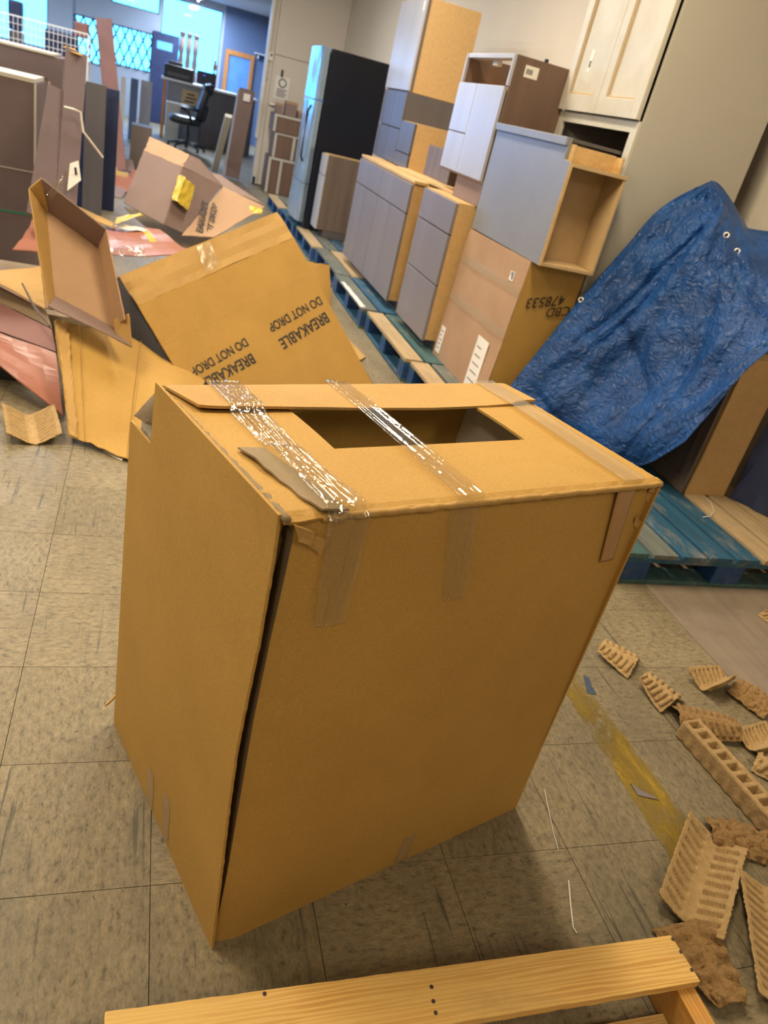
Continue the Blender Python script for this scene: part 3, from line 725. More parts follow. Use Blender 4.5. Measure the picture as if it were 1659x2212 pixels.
pallet(1.60, 7.90, 'farthest blue pallet towards the cream door', ['p_wood', 'p_grey', 'p_blue'])
splint = MB().quad((1.652, 4.54, .143), (1.685, 4.54, .143), (1.69, 3.86, .143), (1.652, 3.84, .143), 0.006, 4, 20, jit=.006)
tag(splint.build('wood_splinter', M['white']), 'whitish broken strip lying on the edge of a blue pallet', 'splinter')

DK = 0.1415
# ------------------------------------------------------------------ cabinets
def cabinet(name, label, cat, x0, x1, y0, y1, z0, z1, fronts, side, front, toe=0.0, top=None, back_gap=0.0, group=None):
    """fronts: (kind, y0, y1, z0, z1). Front faces -x."""
    t = thing(name, label, cat, ((x0 + x1) / 2, (y0 + y1) / 2, z0), group)
    pbox(t, 'side_panel', side, x0, x1, y0, y0 + .016, z0 + toe, z1)
    pbox(t, 'side_panel', side, x0, x1, y1 - .016, y1, z0 + toe, z1)
    pbox(t, 'back_panel', M['mdf'], x1 - .012, x1, y0 + .016, y1 - .016, z0 + toe, z1, 0)
    pbox(t, 'bottom_panel', M['mdf'], x0, x1 - .012, y0 + .016, y1 - .016, z0 + toe, z0 + toe + .016, 0)
    pbox(t, 'top_panel', top or M['mdf'], x0, x1 - .012, y0 + .016, y1 - .016, z1 - .016, z1, 0)
    if toe: pbox(t, 'toe_kick', M['lam_dark'], x0 + .07, x1, y0 + .004, y1 - .004, z0, z0 + toe, 0)
    for (k, a, b, c, d) in fronts:
        pbox(t, k, front, x0 - .019, x0 - .0005, a + .002, b - .002, c + .002, d - .002, 0.002)
    return t
FX = 1.869
# two 30 inch base cabinets and one drawer base
for (ya, yb, nm) in ((4.72, 5.49, 'far'), (3.94, 4.715, 'near')):
    ym = (ya + yb) / 2
    cabinet('base_cabinet', {'far': 'grey base cabinet, one drawer over two doors, farther of the pair with a wood top', 'near': 'grey base cabinet, one drawer over two doors, nearer of the pair showing its tan side'}[nm], 'cabinet',
            FX, 2.46, ya, yb, DK, .985, [('drawer_front', ya, yb, .792, .978), ('door', ya, ym, .19, .789), ('door', ym, yb, .19, .789)], M['mdf'], M['lam'], .06, group='grey base cabinets on the pallets')
cabinet('drawer_cabinet', 'grey three-drawer base cabinet with tan side, next to the tall carton', 'cabinet',
        FX, 2.46, 3.05, 3.67, DK, 1.005, [('drawer_front', 3.05, 3.67, .826, 1.0), ('drawer_front', 3.05, 3.67, .531, .823), ('drawer_front', 3.05, 3.67, .19, .528)], M['mdf'], M['lam'], .06, group='grey base cabinets on the pallets')
# boards laid over the base cabinets
tag(MB().box(1.86, 2.44, 3.92, 5.50, .9862, 1.006).build('wooden_board', M['birch'], bevel=.002), 'long tan board lying on the pair of grey base cabinets', 'board')
tag(MB().hexa([(1.98, 3.46, 1.0068), (2.12, 3.50, 1.0068), (2.02, 4.66, 1.0068), (1.93, 4.64, 1.0068)], [(1.98, 3.46, 1.026), (2.12, 3.50, 1.026), (2.02, 4.66, 1.026), (1.93, 4.64, 1.026)]).build('wooden_board', M['birch'], bevel=.002), 'narrow tan plank bridging the base cabinet tops', 'board')
# open-topped light cabinet on the drawer base
tag(MB().box(1.965, 2.30, 3.02, 3.455, 1.0062, 1.125).build('drawer_box', M['mauve'], bevel=.003), 'mauve grey low box under the light open cabinet', 'box')
t = thing('wall_cabinet', 'light grey three-door wall cabinet with brown side and open drawer slot at top', 'cabinet', (2.12, 3.37, 1.127))
X0, X1, Y0, Y1, Z0, Z1 = 1.96, 2.30, 3.0, 3.73, 1.1265, 1.765
pbox(t, 'side_panel', M['brown_lam'], X0, X1, Y0, Y0 + .016, Z0, Z1)
pbox(t, 'side_panel', M['brown_lam'], X0, X1, Y1 - .016, Y1, Z0, Z1)
pbox(t, 'back_panel', M['mdf'], X1 - .01, X1, Y0 + .016, Y1 - .016, Z0, Z1 - .10, 0)
pbox(t, 'bottom_panel', M['mdf'], X0, X1 - .01, Y0 + .016, Y1 - .016, Z0, Z0 + .016, 0)
pbox(t, 'shelf', M['mdf'], X0 + .02, X1 - .01, Y0 + .016, Y1 - .016, 1.60, 1.615, 0)
pbox(t, 'top_rail', M['lam_light'], X0 - .012, X0 + .05, Y0 + .0165, Y1 - .0165, Z1 - .022, Z1)
pbox(t, 'cleat', M['trim'], X0 + .03, X0 + .06, 3.33, 3.40, Z1 - .05, Z1 - .0225)
fr = MB().box(X0 - .016, X0 - .0005, Y0, Y0 + .018, 1.617, Z1); part(t, 'face_frame', M['lam_light'], fr)
part(t, 'face_frame', M['lam_light'], MB().box(X0 - .016, X0 - .0005, Y1 - .018, Y1, 1.617, Z1))
sp = 3.43
for (a, b, c, d) in ((Y0 + .02, sp, Z0 + .012, 1.612), (sp, Y1 + .01, Z0 + .012, 1.345), (sp, Y1 + .01, 1.35, 1.612)):
    pbox(t, 'door', M['lam_light'], X0 - .020, X0 - .001, a + .002, b - .002, c, d, .002)
pbox(t, 'barcode_label', M['label'], 2.02, 2.10, Y0 - .001, Y0 - .0002, 1.675, 1.73, 0)
for k in range(7): pbox(t, 'barcode_bar', M['ink'], 2.03 + k * .0055, 2.033 + k * .0055, Y0 - .0016, Y0 - .0011, 1.69, 1.715, 0)
pbox(t, 'clip', M['black'], 2.12, 2.14, Y0 + .002, Y0 + .014, Z1 + .0003, Z1 + .016, .002)
# small taupe end on the pair
tag(MB().box(2.06, 2.40, 3.86, 4.40, 1.0266, 1.225).build('drawer_box', M['taupe_lam'], bevel=.003), 'taupe wood-grain box standing on the tan boards behind the light cabinet', 'box')
# dark tower and the cabinets stacked on the pair
EX = 2.045
cabinet('drawer_unit', 'charcoal drawer unit with tan side standing on the board of the base cabinets', 'cabinet', EX, 2.44, 4.74, 5.12, 1.0065, 1.33,
        [('drawer_front', 4.74, 5.12, 1.012, 1.11), ('drawer_front', 4.74, 5.12, 1.112, 1.328)], M['mdf'], M['lam_dark'])
cabinet('tall_unit', 'charcoal four-front unit behind the drawer unit, carrying the tan-sided cabinet', 'cabinet', EX, 2.47, 5.125, 5.80, 1.0065, 1.525,
        [('door', 5.125, 5.46, 1.012, 1.26), ('door', 5.46, 5.80, 1.012, 1.26), ('door', 5.125, 5.46, 1.262, 1.52), ('door', 5.46, 5.80, 1.262, 1.52)], M['lam_dark'], M['lam_dark'], top=M['lam_dark'])
c_ = cabinet('wall_cabinet', 'grey two-door wall cabinet with broad tan side, topmost of the stack by the wall', 'cabinet', EX, 2.47, 5.125, 5.83, 1.5265, 2.15,
        [('door', 5.125, 5.48, 1.53, 2.145), ('door', 5.48, 5.83, 1.53, 2.145)], M['mdf'], M['lam_light'])
pbox(c_, 'side_edge', M['taupe_lam'], EX - .0005, EX + .018, 5.121, 5.1248, 1.53, 2.15, 0)
pbox(c_, 'paper_label', M['label'], EX - .0215, EX - .0195, 5.14, 5.17, 2.06, 2.12, 0)

# ------------------------------------------------------------------ refrigerator and slim cabinet
t = thing('refrigerator', 'tall black refrigerator with glossy plastic-wrapped front doors', 'refrigerator', (2.0, 7.05, DK))
pbox(t, 'body', M['black_gloss'], 1.70, 2.27, 6.74, 7.42, DK, 1.745, .008)
def door_fn(z0, z1, bulge=.012):
    def fn(a, b):
        y = 6.735 + a * .69; z = z0 + b * (z1 - z0)
        e = min(a, 1 - a, .08) / .08
        return V((1.645 - bulge * math.sin(math.pi * a) - .02 * math.sqrt(max(0, 1 - (1 - e) ** 2)) + .02 + .004 * noise.noise(V((a * 4, z * 5, 2))), y, z))
    return fn
for (a, b) in ((DK + .06, .56), (.565, 1.30), (1.31, 1.748)):
    part(t, 'door', M['steel_wrap'], MB().surf(door_fn(a, b), 14, 16, .05), smooth=False)
part(t, 'handle', M['black'], MB().tube([(1.60, 6.80, .75), (1.575, 6.80, .80), (1.575, 6.80, 1.2), (1.60, 6.80, 1.25)], .012))
cabinet('slim_cabinet', 'slim dark wood-grain base cabinet standing in front of the refrigerator', 'cabinet', 1.77, 2.36, 6.40, 6.66, DK, .885,
        [('drawer_front', 6.40, 6.66, .70, .88), ('door', 6.40, 6.66, .21, .697)], M['taupe_lam'], M['lam_light'], .07)

# ------------------------------------------------------------------ tall carton with marker writing
t = thing('tall_carton', 'tall closed brown carton with white labels, standing under the blue-grey cabinet', 'carton', (2.2, 2.6, DK))
B = [V((1.925, 2.17, DK)), V((2.25, 2.17, DK)), V((2.25, 3.00, DK)), V((1.925, 3.00, DK))]
Tp = [V((1.95, 2.15, .893)), V((2.255, 2.15, .893)), V((2.255, 2.99, .888)), V((1.95, 2.99, .888))]
def face(a, b, c, d, nm='panel', m='kraft3', **k): return part(t, nm, M[m], MB().quad(a, b, c, d, .005, 14, 14, **k))
face(B[3], B[0], Tp[0], Tp[3], wav=.006, seed=1); face(B[0] + V((.003, 0, 0)), B[1], Tp[1], Tp[0] + V((.003, 0, 0)), m='kraft', wav=.004, seed=2)
face(B[1], B[2], Tp[2], Tp[1]); face(B[2], B[3], Tp[3], Tp[2])
face(Tp[0], Tp[1], Tp[2], Tp[3], 'top_flap', jit=.003); face(B[0] + V((0, 0, .004)), B[1] + V((0, 0, .004)), B[2] + V((0, 0, .004)), B[3] + V((0, 0, .004)), 'bottom_flap')
def on_left(y, z, o=.006): 
    f = (z - DK) / .75; return V((1.925 + .025 * f - o, y, z))
for (y0, y1, z0, z1) in ((2.26, 2.31, .77, .815), (3.06 - .09, 2.90, .17, .33), (2.44, 2.29, .16, .44)):
    part(t, 'paper_label', M['label'], MB().quad(on_left(y0, z0), on_left(y1, z0), on_left(y1, z1), on_left(y0, z1), .001, 2, 2))
    for k in range(5):
        zz = z0 + (z1 - z0) * (.15 + .16 * k); ya, yb = lerp((y0, 0, 0), (y1, 0, 0), .15).x, lerp((y0, 0, 0), (y1, 0, 0), .5 + .35 * random.random()).x
        part(t, 'print_line', M['lam'], MB().quad(on_left(ya, zz, .0068), on_left(yb, zz, .0068), on_left(yb, zz + .007, .0068), on_left(ya, zz + .007, .0068), .0006, 1, 1))
for z in (.50, .72):
    part(t, 'tape_strip', M['tape_milky'], MB().quad(on_left(2.16, z, .0075), on_left(2.985, z - .01, .0075), on_left(2.985, z + .035, .0075), on_left(2.16, z + .045, .0075), .0005, 10, 2))
text_part(t, 'marker_writing', '478533', M['marker'], (2.19, 2.145, .775), (-1, 0, -.25), (.25, 0, -1), .070, bold=0, label='upside-down marker number', shear=.25)
text_part(t, 'marker_writing', '1CBD', M['marker'], (2.27, 2.145, .735), (-1, 0, -.25), (.25, 0, -1), .065, bold=0, shear=.25)

# blue-grey wall cabinet lying on the carton
t = thing('wall_cabinet', 'blue-grey cabinet lying on the tall carton, its open tan end facing out', 'cabinet', (2.1, 2.5, .90))
y0, y1, z0, z1 = 2.07, 2.98, .8975, 1.44
pf = MB().add([(1.95, y1, z0), (1.95, y0, z0), (1.95, y0, 1.345), (1.95, y0 + .07, 1.352), (1.95, y0 + .07, z1), (1.95, y1, z1), (1.966, y1, z0), (1.966, y0, z0), (1.966, y0, 1.345), (1.966, y0 + .07, 1.352), (1.966, y0 + .07, z1), (1.966, y1, z1)],
              [(0, 1, 2, 3, 4, 5), (11, 10, 9, 8, 7, 6), (0, 6, 7, 1), (1, 7, 8, 2), (2, 8, 9, 3), (3, 9, 10, 4), (4, 10, 11, 5), (5, 11, 6, 0)])
part(t, 'front_panel', M['lam_blue'], pf, .0015)
pbox(t, 'front_edge', M['birch'], 1.9502, 1.9662, y0 - .003, y0 - .0002, z0, 1.345, 0)
pbox(t, 'lower_panel', M['mdf2'], 1.9665, 2.25, y0, y1, z0, z0 + .016)
pbox(t, 'back_panel', M['mdf2'], 2.238, 2.25, y0, y1, z0 + .0165, 1.345)
pbox(t, 'end_panel', M['mdf2'], 1.9665, 2.2375, y0 + .17, y0 + .185, z0 + .0165, 1.329, 0)
pbox(t, 'upper_panel', M['mdf2'], 1.9665, 2.25, y0 - .004, y1, 1.3295, 1.345)
pbox(t, 'top_panel', M['lam_dark'], 1.9665, 2.25, y0 + .12, y1, 1.425, 1.44)
pbox(t, 'top_moulding', M['lam_blue'], 1.935, 1.9495, y0 + .07, y1, 1.405, 1.44, .003)
pbox(t, 'drawer_side', M['birch'], 1.968, 1.980, y0 + .04, y0 + .35, 1.3455, 1.418)
pbox(t, 'drawer_side', M['birch'], 2.222, 2.234, y0 + .04, y0 + .35, 1.3455, 1.412)
pbox(t, 'drawer_end', M['birch'], 1.980, 2.222, y0 + .10, y0 + .112, 1.3455, 1.415)

# ------------------------------------------------------------------ tall white oven cabinet
t = thing('tall_cabinet', 'tall worn white cabinet with beige side panel and dark open oven niche', 'cabinet', (2.63, 2.6, DK))
gx, gb, ga, gy = 2.31, 2.955, 2.19, 3.0
GT = 2.62
pbox(t, 'side_panel', M['beige_panel'], gx, gb, ga, ga + .018, DK, GT)
pbox(t, 'side_panel', M['beige_panel'], gx, gb, gy - .018, gy, DK, GT)
pbox(t, 'back_panel', M['brown_lam'], gb - .012, gb, ga + .018, gy - .018, DK, GT, 0)
pbox(t, 'shelf', M['brown_lam'], gx, gb - .012, ga + .018, gy - .018, 1.535, 1.552, 0)
pbox(t, 'shelf', M['brown_lam'], gx, gb - .012, ga + .018, gy - .018, .96, .978, 0)
pbox(t, 'top_panel', M['white_paint'], gx, gb - .012, ga + .018, gy - .018, GT - .018, GT, 0)
FXg = gx - .002
for (a, b, c, d, m_) in ((ga, ga + .055, DK, 1.575, 'white_paint'), (gy - .055, gy, DK, 1.575, 'white_paint'), (ga + .055, gy - .055, 1.525, 1.575, 'white_paint'), (ga + .055, gy - .055, DK, .98, 'white_paint')):
    pbox(t, 'face_frame', M[m_], FXg - .018, FXg, a, b, c, d, .001)
ym = (ga + gy) / 2
for (a, b) in ((ga + .004, ym - .002), (ym + .002, gy - .004)):
    dr = thing_d = part(t, 'door', M['white_paint'], MB().box(FXg - .026, FXg - .019, a, b, 1.578, GT))
    for (p, q, r, s_) in ((a, a + .062, 1.578, GT), (b - .062, b, 1.578, GT), (a + .062, b - .062, 1.578, 1.655), (a + .062, b - .062, GT - .07, GT)):
        part(dr, 'door_rail', M['white_paint'], MB().box(FXg - .042, FXg - .0262, p, q, r, s_), .002)
    for (p, q, r, s_) in ((a + .062, a + .072, 1.655, GT - .07), (b - .072, b - .062, 1.655, GT - .07), (a + .072, b - .072, 1.655, 1.664)):
        part(dr, 'door_bead', M['mdf2'], MB().box(FXg - .034, FXg - .0262, p, q, r, s_), .002)
pbox(t, 'paper_label', M['label'], FXg - .0275, FXg - .0262, 2.80, 2.83, 1.76, 1.86, 0)
pbox(t, 'label_print', M['ink'], FXg - .0285, FXg - .0276, 2.808, 2.822, 1.78, 1.81, 0)

# ------------------------------------------------------------------ dark cabinet under the tarp, navy panel
t = thing('wall_cabinet', 'dark brown cabinet with tan side, standing under the blue tarp', 'cabinet', (2.76, 1.6, DK))
pbox(t, 'body', M['mdf'], 2.655, 2.875, 1.335, 1.78, DK, .80, .002)
pbox(t, 'door_panel', M['taupe_lam'], 2.640, 2.6545, 1.38, 1.78, DK + .01, .79, .002)
for (a, b, c, d) in ((1.337, 1.40, DK, .80), (1.74, 1.78, DK, .80), (1.40, 1.74, DK, DK + .07)):
    pbox(t, 'door_rail', M['taupe_lam'], 2.628, 2.6398, a, b, c, d, .003)
nv = MB().quad((2.925, 1.34, DK + .002), (3.13, .93, DK + .002), (3.155, .96, .80), (2.95, 1.37, .80), .02, 16, 10, jit=.012, seed=3)
tag(nv.build('navy_panel', M['navy']), 'dark navy panel leaning against the wall at the right edge', 'panel')

# ------------------------------------------------------------------ blue tarp
def tarp_mat():
    m, nt, bs = new_mat('blue_tarp')
    f = noise_tex(nt, 5, 5, 0.65, dist=0.5)
    nt.links.new(ramp(nt, f, [(0.3, (0.008, 0.044, 0.17)), (0.65, (0.016, 0.090, 0.34))]), bs.inputs['Base Color'])
    bs.inputs['Roughness'].default_value = 0.30; bs.inputs['Specular IOR Level'].default_value = 0.38
    tc = nd(nt, 'ShaderNodeTexCoord')
    a = nd(nt, 'ShaderNodeTexVoronoi'); a.feature = 'DISTANCE_TO_EDGE'; a.inputs['Scale'].default_value = 16
    dm = nd(nt, 'ShaderNodeTexNoise'); dm.inputs['Scale'].default_value = 7; dm.inputs['Detail'].default_value = 4
    nt.links.new(tc.outputs['Object'], dm.inputs['Vector'])
    ad = nd(nt, 'ShaderNodeMix', data_type='RGBA', blend_type='LINEAR_LIGHT'); ad.inputs[0].default_value = 0.25
    nt.links.new(tc.outputs['Object'], ad.inputs[6]); nt.links.new(dm.outputs['Color'], ad.inputs[7])
    nt.links.new(ad.outputs[2], a.inputs['Vector'])
    n2 = noise_tex(nt, 22, 5, 0.6, dist=1.2)
    s = nd(nt, 'ShaderNodeMath', operation='MULTIPLY_ADD'); s.inputs[1].default_value = 0.9
    nt.links.new(a.outputs['Distance'], s.inputs[0]); nt.links.new(n2, s.inputs[2])
    bump(nt, bs, s.outputs[0], 0.6, 0.02)
    return m
M['tarp'] = tarp_mat()
ROWS = [
 [(1513, 402), (1540, 392), (1562, 408), (1590, 455), (1612, 492), (1720, 505)],
 [(1425, 452), (1478, 462), (1525, 478), (1568, 512), (1615, 548), (1720, 560)],
 [(1335, 552), (1405, 556), (1475, 570), (1545, 600), (1615, 635), (1720, 650)],
 [(1252, 648), (1335, 668), (1420, 690), (1505, 712), (1595, 735), (1700, 722)],
 [(1182, 735), (1262, 778), (1350, 810), (1435, 832), (1525, 842), (1612, 800)],
 [(1100, 838), (1180, 890), (1262, 925), (1345, 935), (1440, 925), (1540, 885)],
 [(1040, 925), (1130, 975), (1220, 1010), (1310, 1015), (1395, 1003), (1478, 955)]]
DEP = [
 [2.12, 2.10, 2.06, 1.98, 1.90, 1.75],
 [2.12, 2.04, 1.92, 1.80, 1.72, 1.62],
 [2.12, 2.00, 1.86, 1.70, 1.55, 1.42],
 [2.11, 1.98, 1.82, 1.63, 1.43, 1.30],
 [2.10, 1.96, 1.80, 1.60, 1.40, 1.27],
 [2.09, 1.95, 1.79, 1.60, 1.40, 1.27],
 [2.09, 1.95, 1.80, 1.62, 1.42, 1.27]]
CP = [[PY(u, v, y) for (u, v), y in zip(r, d)] for r, d in zip(ROWS, DEP)]
def cr(p0, p1, p2, p3, t): return 0.5 * ((2 * p1) + (p2 - p0) * t + (2 * p0 - 5 * p1 + 4 * p2 - p3) * t * t + (3 * p1 - p0 - 3 * p2 + p3) * t ** 3)
def cr_line(L, x):
    n = len(L) - 1; x = min(max(x, 0), 1) * n; i = min(int(x), n - 1); g_ = lambda k: L[min(max(k, 0), n)]
    return cr(g_(i - 1), g_(i), g_(i + 1), g_(i + 2), x - i)
tn = V((-.62, -.72, .3)).normalized()
def tarp_fn(a, b):
    p = cr_line([cr_line(r, a) for r in CP], b)
    k = 0.0
    # gentle hanging folds
    f1 = noise.noise(V((a * 5.0 + .8 * b, b * 1.3, 3.0)))
    k += (1 - abs(f1) * 2.2) * .030 * math.sin(math.pi * min(1, b * .9 + .12))
    # deep creases where the sheet is pulled from the peak
    for (a0, b0, a1, b1, dep, wid) in ((.47, .10, .24, .62, .060, .030), (.40, .22, .10, .70, .035, .022), (.62, .30, .72, .95, .030, .03), (.30, .55, .62, .72, .030, .03), (.78, .25, .95, .55, .03, .03), (.15, .80, .55, .90, .03, .03)):
        dx, dy = a1 - a0, b1 - b0; L2 = dx * dx + dy * dy
        s_ = max(0, min(1, ((a - a0) * dx + (b - b0) * dy) / L2))
        dd = math.hypot(a - a0 - dx * s_, (b - b0 - dy * s_)) + .012 * noise.noise(V((a * 12, b * 12, 2)))
        side = (a - a0) * dy - (b - b0) * dx
        k += -dep * math.exp(-(dd / wid) ** 2) * math.sin(math.pi * min(1, max(0.08, s_))) + dep * .8 * math.exp(-(dd / (wid * 2.6)) ** 2) * (1 if side > 0 else .2)
    # crumple facets
    wv = V((a * 1.0 + .05 * noise.noise(V((a * 7, b * 7, 0))), b * 1.25 + .05 * noise.noise(V((a * 7, b * 7, 5))), 0))
    d1, _ = noise.voronoi(wv * 7.0); d2, _ = noise.voronoi(wv * 15.0 + V((3, 1, 0)))
    k += .030 * (d1[1] - d1[0]) + .013 * (d2[1] - d2[0]) + .004 * noise.noise(V((a * 40, b * 40, 5)))
    e = min(a, 1 - a, b, 1 - b) * 9
    k *= min(1, .25 + e)
    p = p + tn * k
    if p.z < .172: p.z = .165 + .007 * (1 + math.sin(a * 30 + b * 60)) * .5
    return p
tarp = thing('blue_tarp', 'crumpled blue plastic tarp draped over things beside the tall white cabinet', 'tarp', PY(1420, 1000, 1.6))
o = part(tarp, 'sheet', M['tarp'], MB().surf(tarp_fn, 110, 120, .0022), smooth=True)
def fold_fn(a, b):
    L = [(1536, 392, 2.085), (1568, 420, 2.03), (1600, 470, 1.95), (1635, 525, 1.85), (1720, 590, 1.62)]
    R = [(1525, 420, 2.03), (1545, 470, 1.96), (1575, 515, 1.84), (1630, 560, 1.70), (1720, 640, 1.5)]
    l = cr_line([PY(*q) for q in L], b); r = cr_line([PY(*q) for q in R], b)
    return lerp(l, r, a) + tn * (.03 * math.sin(math.pi * a) + .02 + .006 * noise.noise(V((a * 6, b * 9, 2))))
part(tarp, 'folded_edge', M['tarp'], MB().surf(fold_fn, 12, 30, .0022), smooth=True)
for (a, b) in ((.015, .50), (.60, .17), (.72, .19)):
    p = tarp_fn(a, b) + tn * .006
    gm = MB(); e1 = tn.cross(V((0, 0, 1))).normalized(); e2 = e1.cross(tn)
    pts = [p + (e1 * math.cos(2 * math.pi * k / 14) + e2 * math.sin(2 * math.pi * k / 14)) * .011 for k in range(15)]
    part(tarp, 'grommet', M['brass'], gm.tube(pts, .0035, 6, False), smooth=True)
# ------------------------------------------------------------------ the heap of opened cartons at left
def Q(*pts): return [PY(u, v, y) for (u, v, y) in pts]
def sheet(parent, name, mat, pts, th=.005, **k):
    k.setdefault('nu', 10); k.setdefault('nv', 10)
    return part(parent, name, M[mat], MB().quad(*pts, th, **k))
def fit_text(parent, body, mat, start, end, n, aspect=None, label=None):
    """lettering whose baseline runs from start to end on a plane with normal n"""
    ex = (end - start); L = ex.length; ex.normalize(); ey = n.cross(ex).normalized()
    o = text_part(parent, 'lettering', body, M[mat], start + n * .0035, ex, ey, 0.1, .0008, label, bold=.020)
    off = LOC[o.name]
    xs = [(v.co + off - start).dot(ex) for v in o.data.vertices]; s = L / max(xs)
    for v in o.data.vertices:
        d = v.co + off - start
        a, b, c = d.dot(ex), d.dot(ey), d.dot(n)
        v.co = start + ex * a * s + ey * b * s * (aspect or 1) + n * c - off
    return o
# leaning carton panel with the stencil
TLc, TRc = PY(258, 595, 2.4), PY(603, 455, 2.9); BRc = PZ(815, 850, .012); BLo = TLc + BRc - TRc; BLc = lerp(TLc, BLo, (TLc.z - .012) / (TLc.z - BLo.z))
n1 = (TLc - TRc).cross(BRc - TRc).normalized()
if n1.dot(EYE - TLc) < 0: n1 = -n1
heap1 = thing('opened_carton', 'opened carton leaning back with upside-down black BREAKABLE DO NOT DROP stencils', 'carton', (TLc + TRc + BRc + BLc) / 4 * 1.0)
f1 = 0.14
cl, crr = lerp(TLc, BLo, f1), lerp(TRc, BRc, f1)
sheet(heap1, 'main_panel', 'kraft', (cl, crr, BRc, BLc), jit=.002, nu=14, nv=14)
sheet(heap1, 'top_flap', 'kraft2', (TLc - n1 * .02, TRc - n1 * .022, crr + n1 * .0002, cl + n1 * .0002), jit=.006, nu=24, nv=4, wav=.006)
bk = n1 * -.16
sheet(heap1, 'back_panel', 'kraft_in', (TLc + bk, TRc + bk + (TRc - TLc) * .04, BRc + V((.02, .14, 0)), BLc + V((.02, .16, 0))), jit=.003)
sheet(heap1, 'edge_strip', 'kraft2', (TLc - n1 * .021, TRc - n1 * .021, TRc + bk * .35, TLc + bk * .35), jit=.003, nv=3)
sheet(heap1, 'side_flap', 'kraft', Q((655, 565, 3.02), (712, 572, 3.1), (715, 672, 2.95), (690, 640, 2.9)), jit=.004)
for (a, b) in ((.33, .335), (.70, .704)):      # scored folds
    e1, e2 = lerp(TLc, BLo, a), lerp(TRc, BRc, a)
    if e1.z < .02: e1 = lerp(e2, e1, (e2.z - .02) / (e2.z - e1.z))
    part(heap1, 'score_line', M['kraft2'], MB().bar(e1 + n1 * .0024, e2 + n1 * .0024, .003, .0012, n1))
sheet(heap1, 'painted_shade', 'shade_dark', (TLc - n1 * .012, BLc - n1 * .012, PY(345, 835, 2.24), PY(232, 660, 2.26)), jit=.004)  # dark sheet painted as the shade in the gap beside the panel
onp = lambda u, v: PP(u, v, TLc, n1)
for body, s, e in (('DO NOT DROP', (689, 640), (577, 702)), ('BREAKABLE', (702, 674), (600, 735)), ('DO NOT DROP', (529, 730), (409, 798)), ('BREAKABLE', (543, 763), (431, 822))):
    fit_text(heap1, body, 'ink', onp(*s), onp(*e), n1, 1.2, label='upside-down stencil lettering')
sheet(heap1, 'tape_patch', 'tape_milky', [onp(*q) + n1 * .006 for q in ((420, 535), (452, 522), (473, 570), (445, 592))], .0006, wav=.004, nu=8, nv=8)
# front sheet of the heap
s3 = thing('torn_carton', 'big torn carton sheet sloping to the floor left of the big carton', 'carton', PZ(220, 960, 0))
a3, b3, c3, d3 = PY(118, 692, 2.02), PY(450, 770, 2.55), PZ(400, 1035, .012), PZ(150, 942, .03)
sheet(s3, 'main_panel', 'kraft', (a3, b3, c3, d3), jit=.004, nu=16, nv=20, wav=.02, seed=4)
nn = (b3 - a3).cross(d3 - a3).normalized(); nn = nn if nn.z > 0 else -nn
part(s3, 'score_line', M['kraft2'], MB().bar(lerp(a3, b3, .50) + nn * .008, lerp(d3, c3, .50) + nn * .006, .003, .002, nn))
part(s3, 'score_line', M['kraft2'], MB().bar(lerp(a3, b3, .13) + nn * .008, lerp(d3, c3, .13) + nn * .006, .003, .002, nn))
sheet(s3, 'torn_edge', 'kraft2', (a3 + nn * .004, lerp(a3, b3, .06) + nn * .012, lerp(d3, c3, .06) + nn * .010, d3 + nn * .004), .003, jit=.008, nu=4, nv=24)
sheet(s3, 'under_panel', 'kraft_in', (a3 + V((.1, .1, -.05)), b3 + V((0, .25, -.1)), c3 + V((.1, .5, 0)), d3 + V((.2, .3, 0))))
tag(MB().quad(PZ(222, 975, .004), PZ(262, 995, .004), PZ(268, 988, .006), PZ(235, 968, .006), .001, 4, 4, jit=.003).build('paper_scrap', M['label']), 'pale paper scrap on the floor under the torn carton sheet', 'paper')
# open tray standing on the heap
tr = thing('cardboard_tray', 'shallow open cardboard tray standing tilted on top of the heap', 'tray', PY(190, 740, 2.0))
b_ = Q((99, 454, 2.30), (212, 536, 2.34), (246, 709, 2.12), (118, 640, 2.08))
o_ = Q((62, 408, 2.22), (232, 497, 2.22), (285, 757, 1.98), (103, 668, 1.97))
tb = Q((90, 385, 2.22), (229, 495, 2.24))
sheet(tr, 'base_panel', 'kraft3', b_, jit=.002)
sheet(tr, 'tray_wall', 'kraft2', (o_[0], b_[0], b_[3], o_[3]), jit=.003)
sheet(tr, 'tray_wall', 'mauve', (tb[0], tb[1], b_[1], b_[0]), jit=.002)
sheet(tr, 'tray_wall', 'kraft3', (b_[1], tb[1], PY(270, 690, 2.02), b_[2]), jit=.003)
sheet(tr, 'tray_wall', 'mauve', (b_[3] + V((0, 0, .002)), b_[2], PY(283, 748, 1.97), PY(104, 662, 1.96)), jit=.003)
sheet(tr, 'corner_tab', 'kraft2', Q((246, 690, 2.10), (278, 678, 2.04), (286, 752, 1.98), (252, 735, 2.04)), jit=.003)
sheet(tr, 'corner_tab', 'kraft2', Q((62, 408, 2.225), (90, 385, 2.225), (103, 455, 2.28), (98, 456, 2.30)), jit=.002)
part(tr, 'tape_strip', M['tape_wr'], MB().quad(*Q((100, 420, 2.20), (146, 365, 2.2), (152, 372, 2.2), (112, 432, 2.2)), .0006, 12, 6, wav=.02))
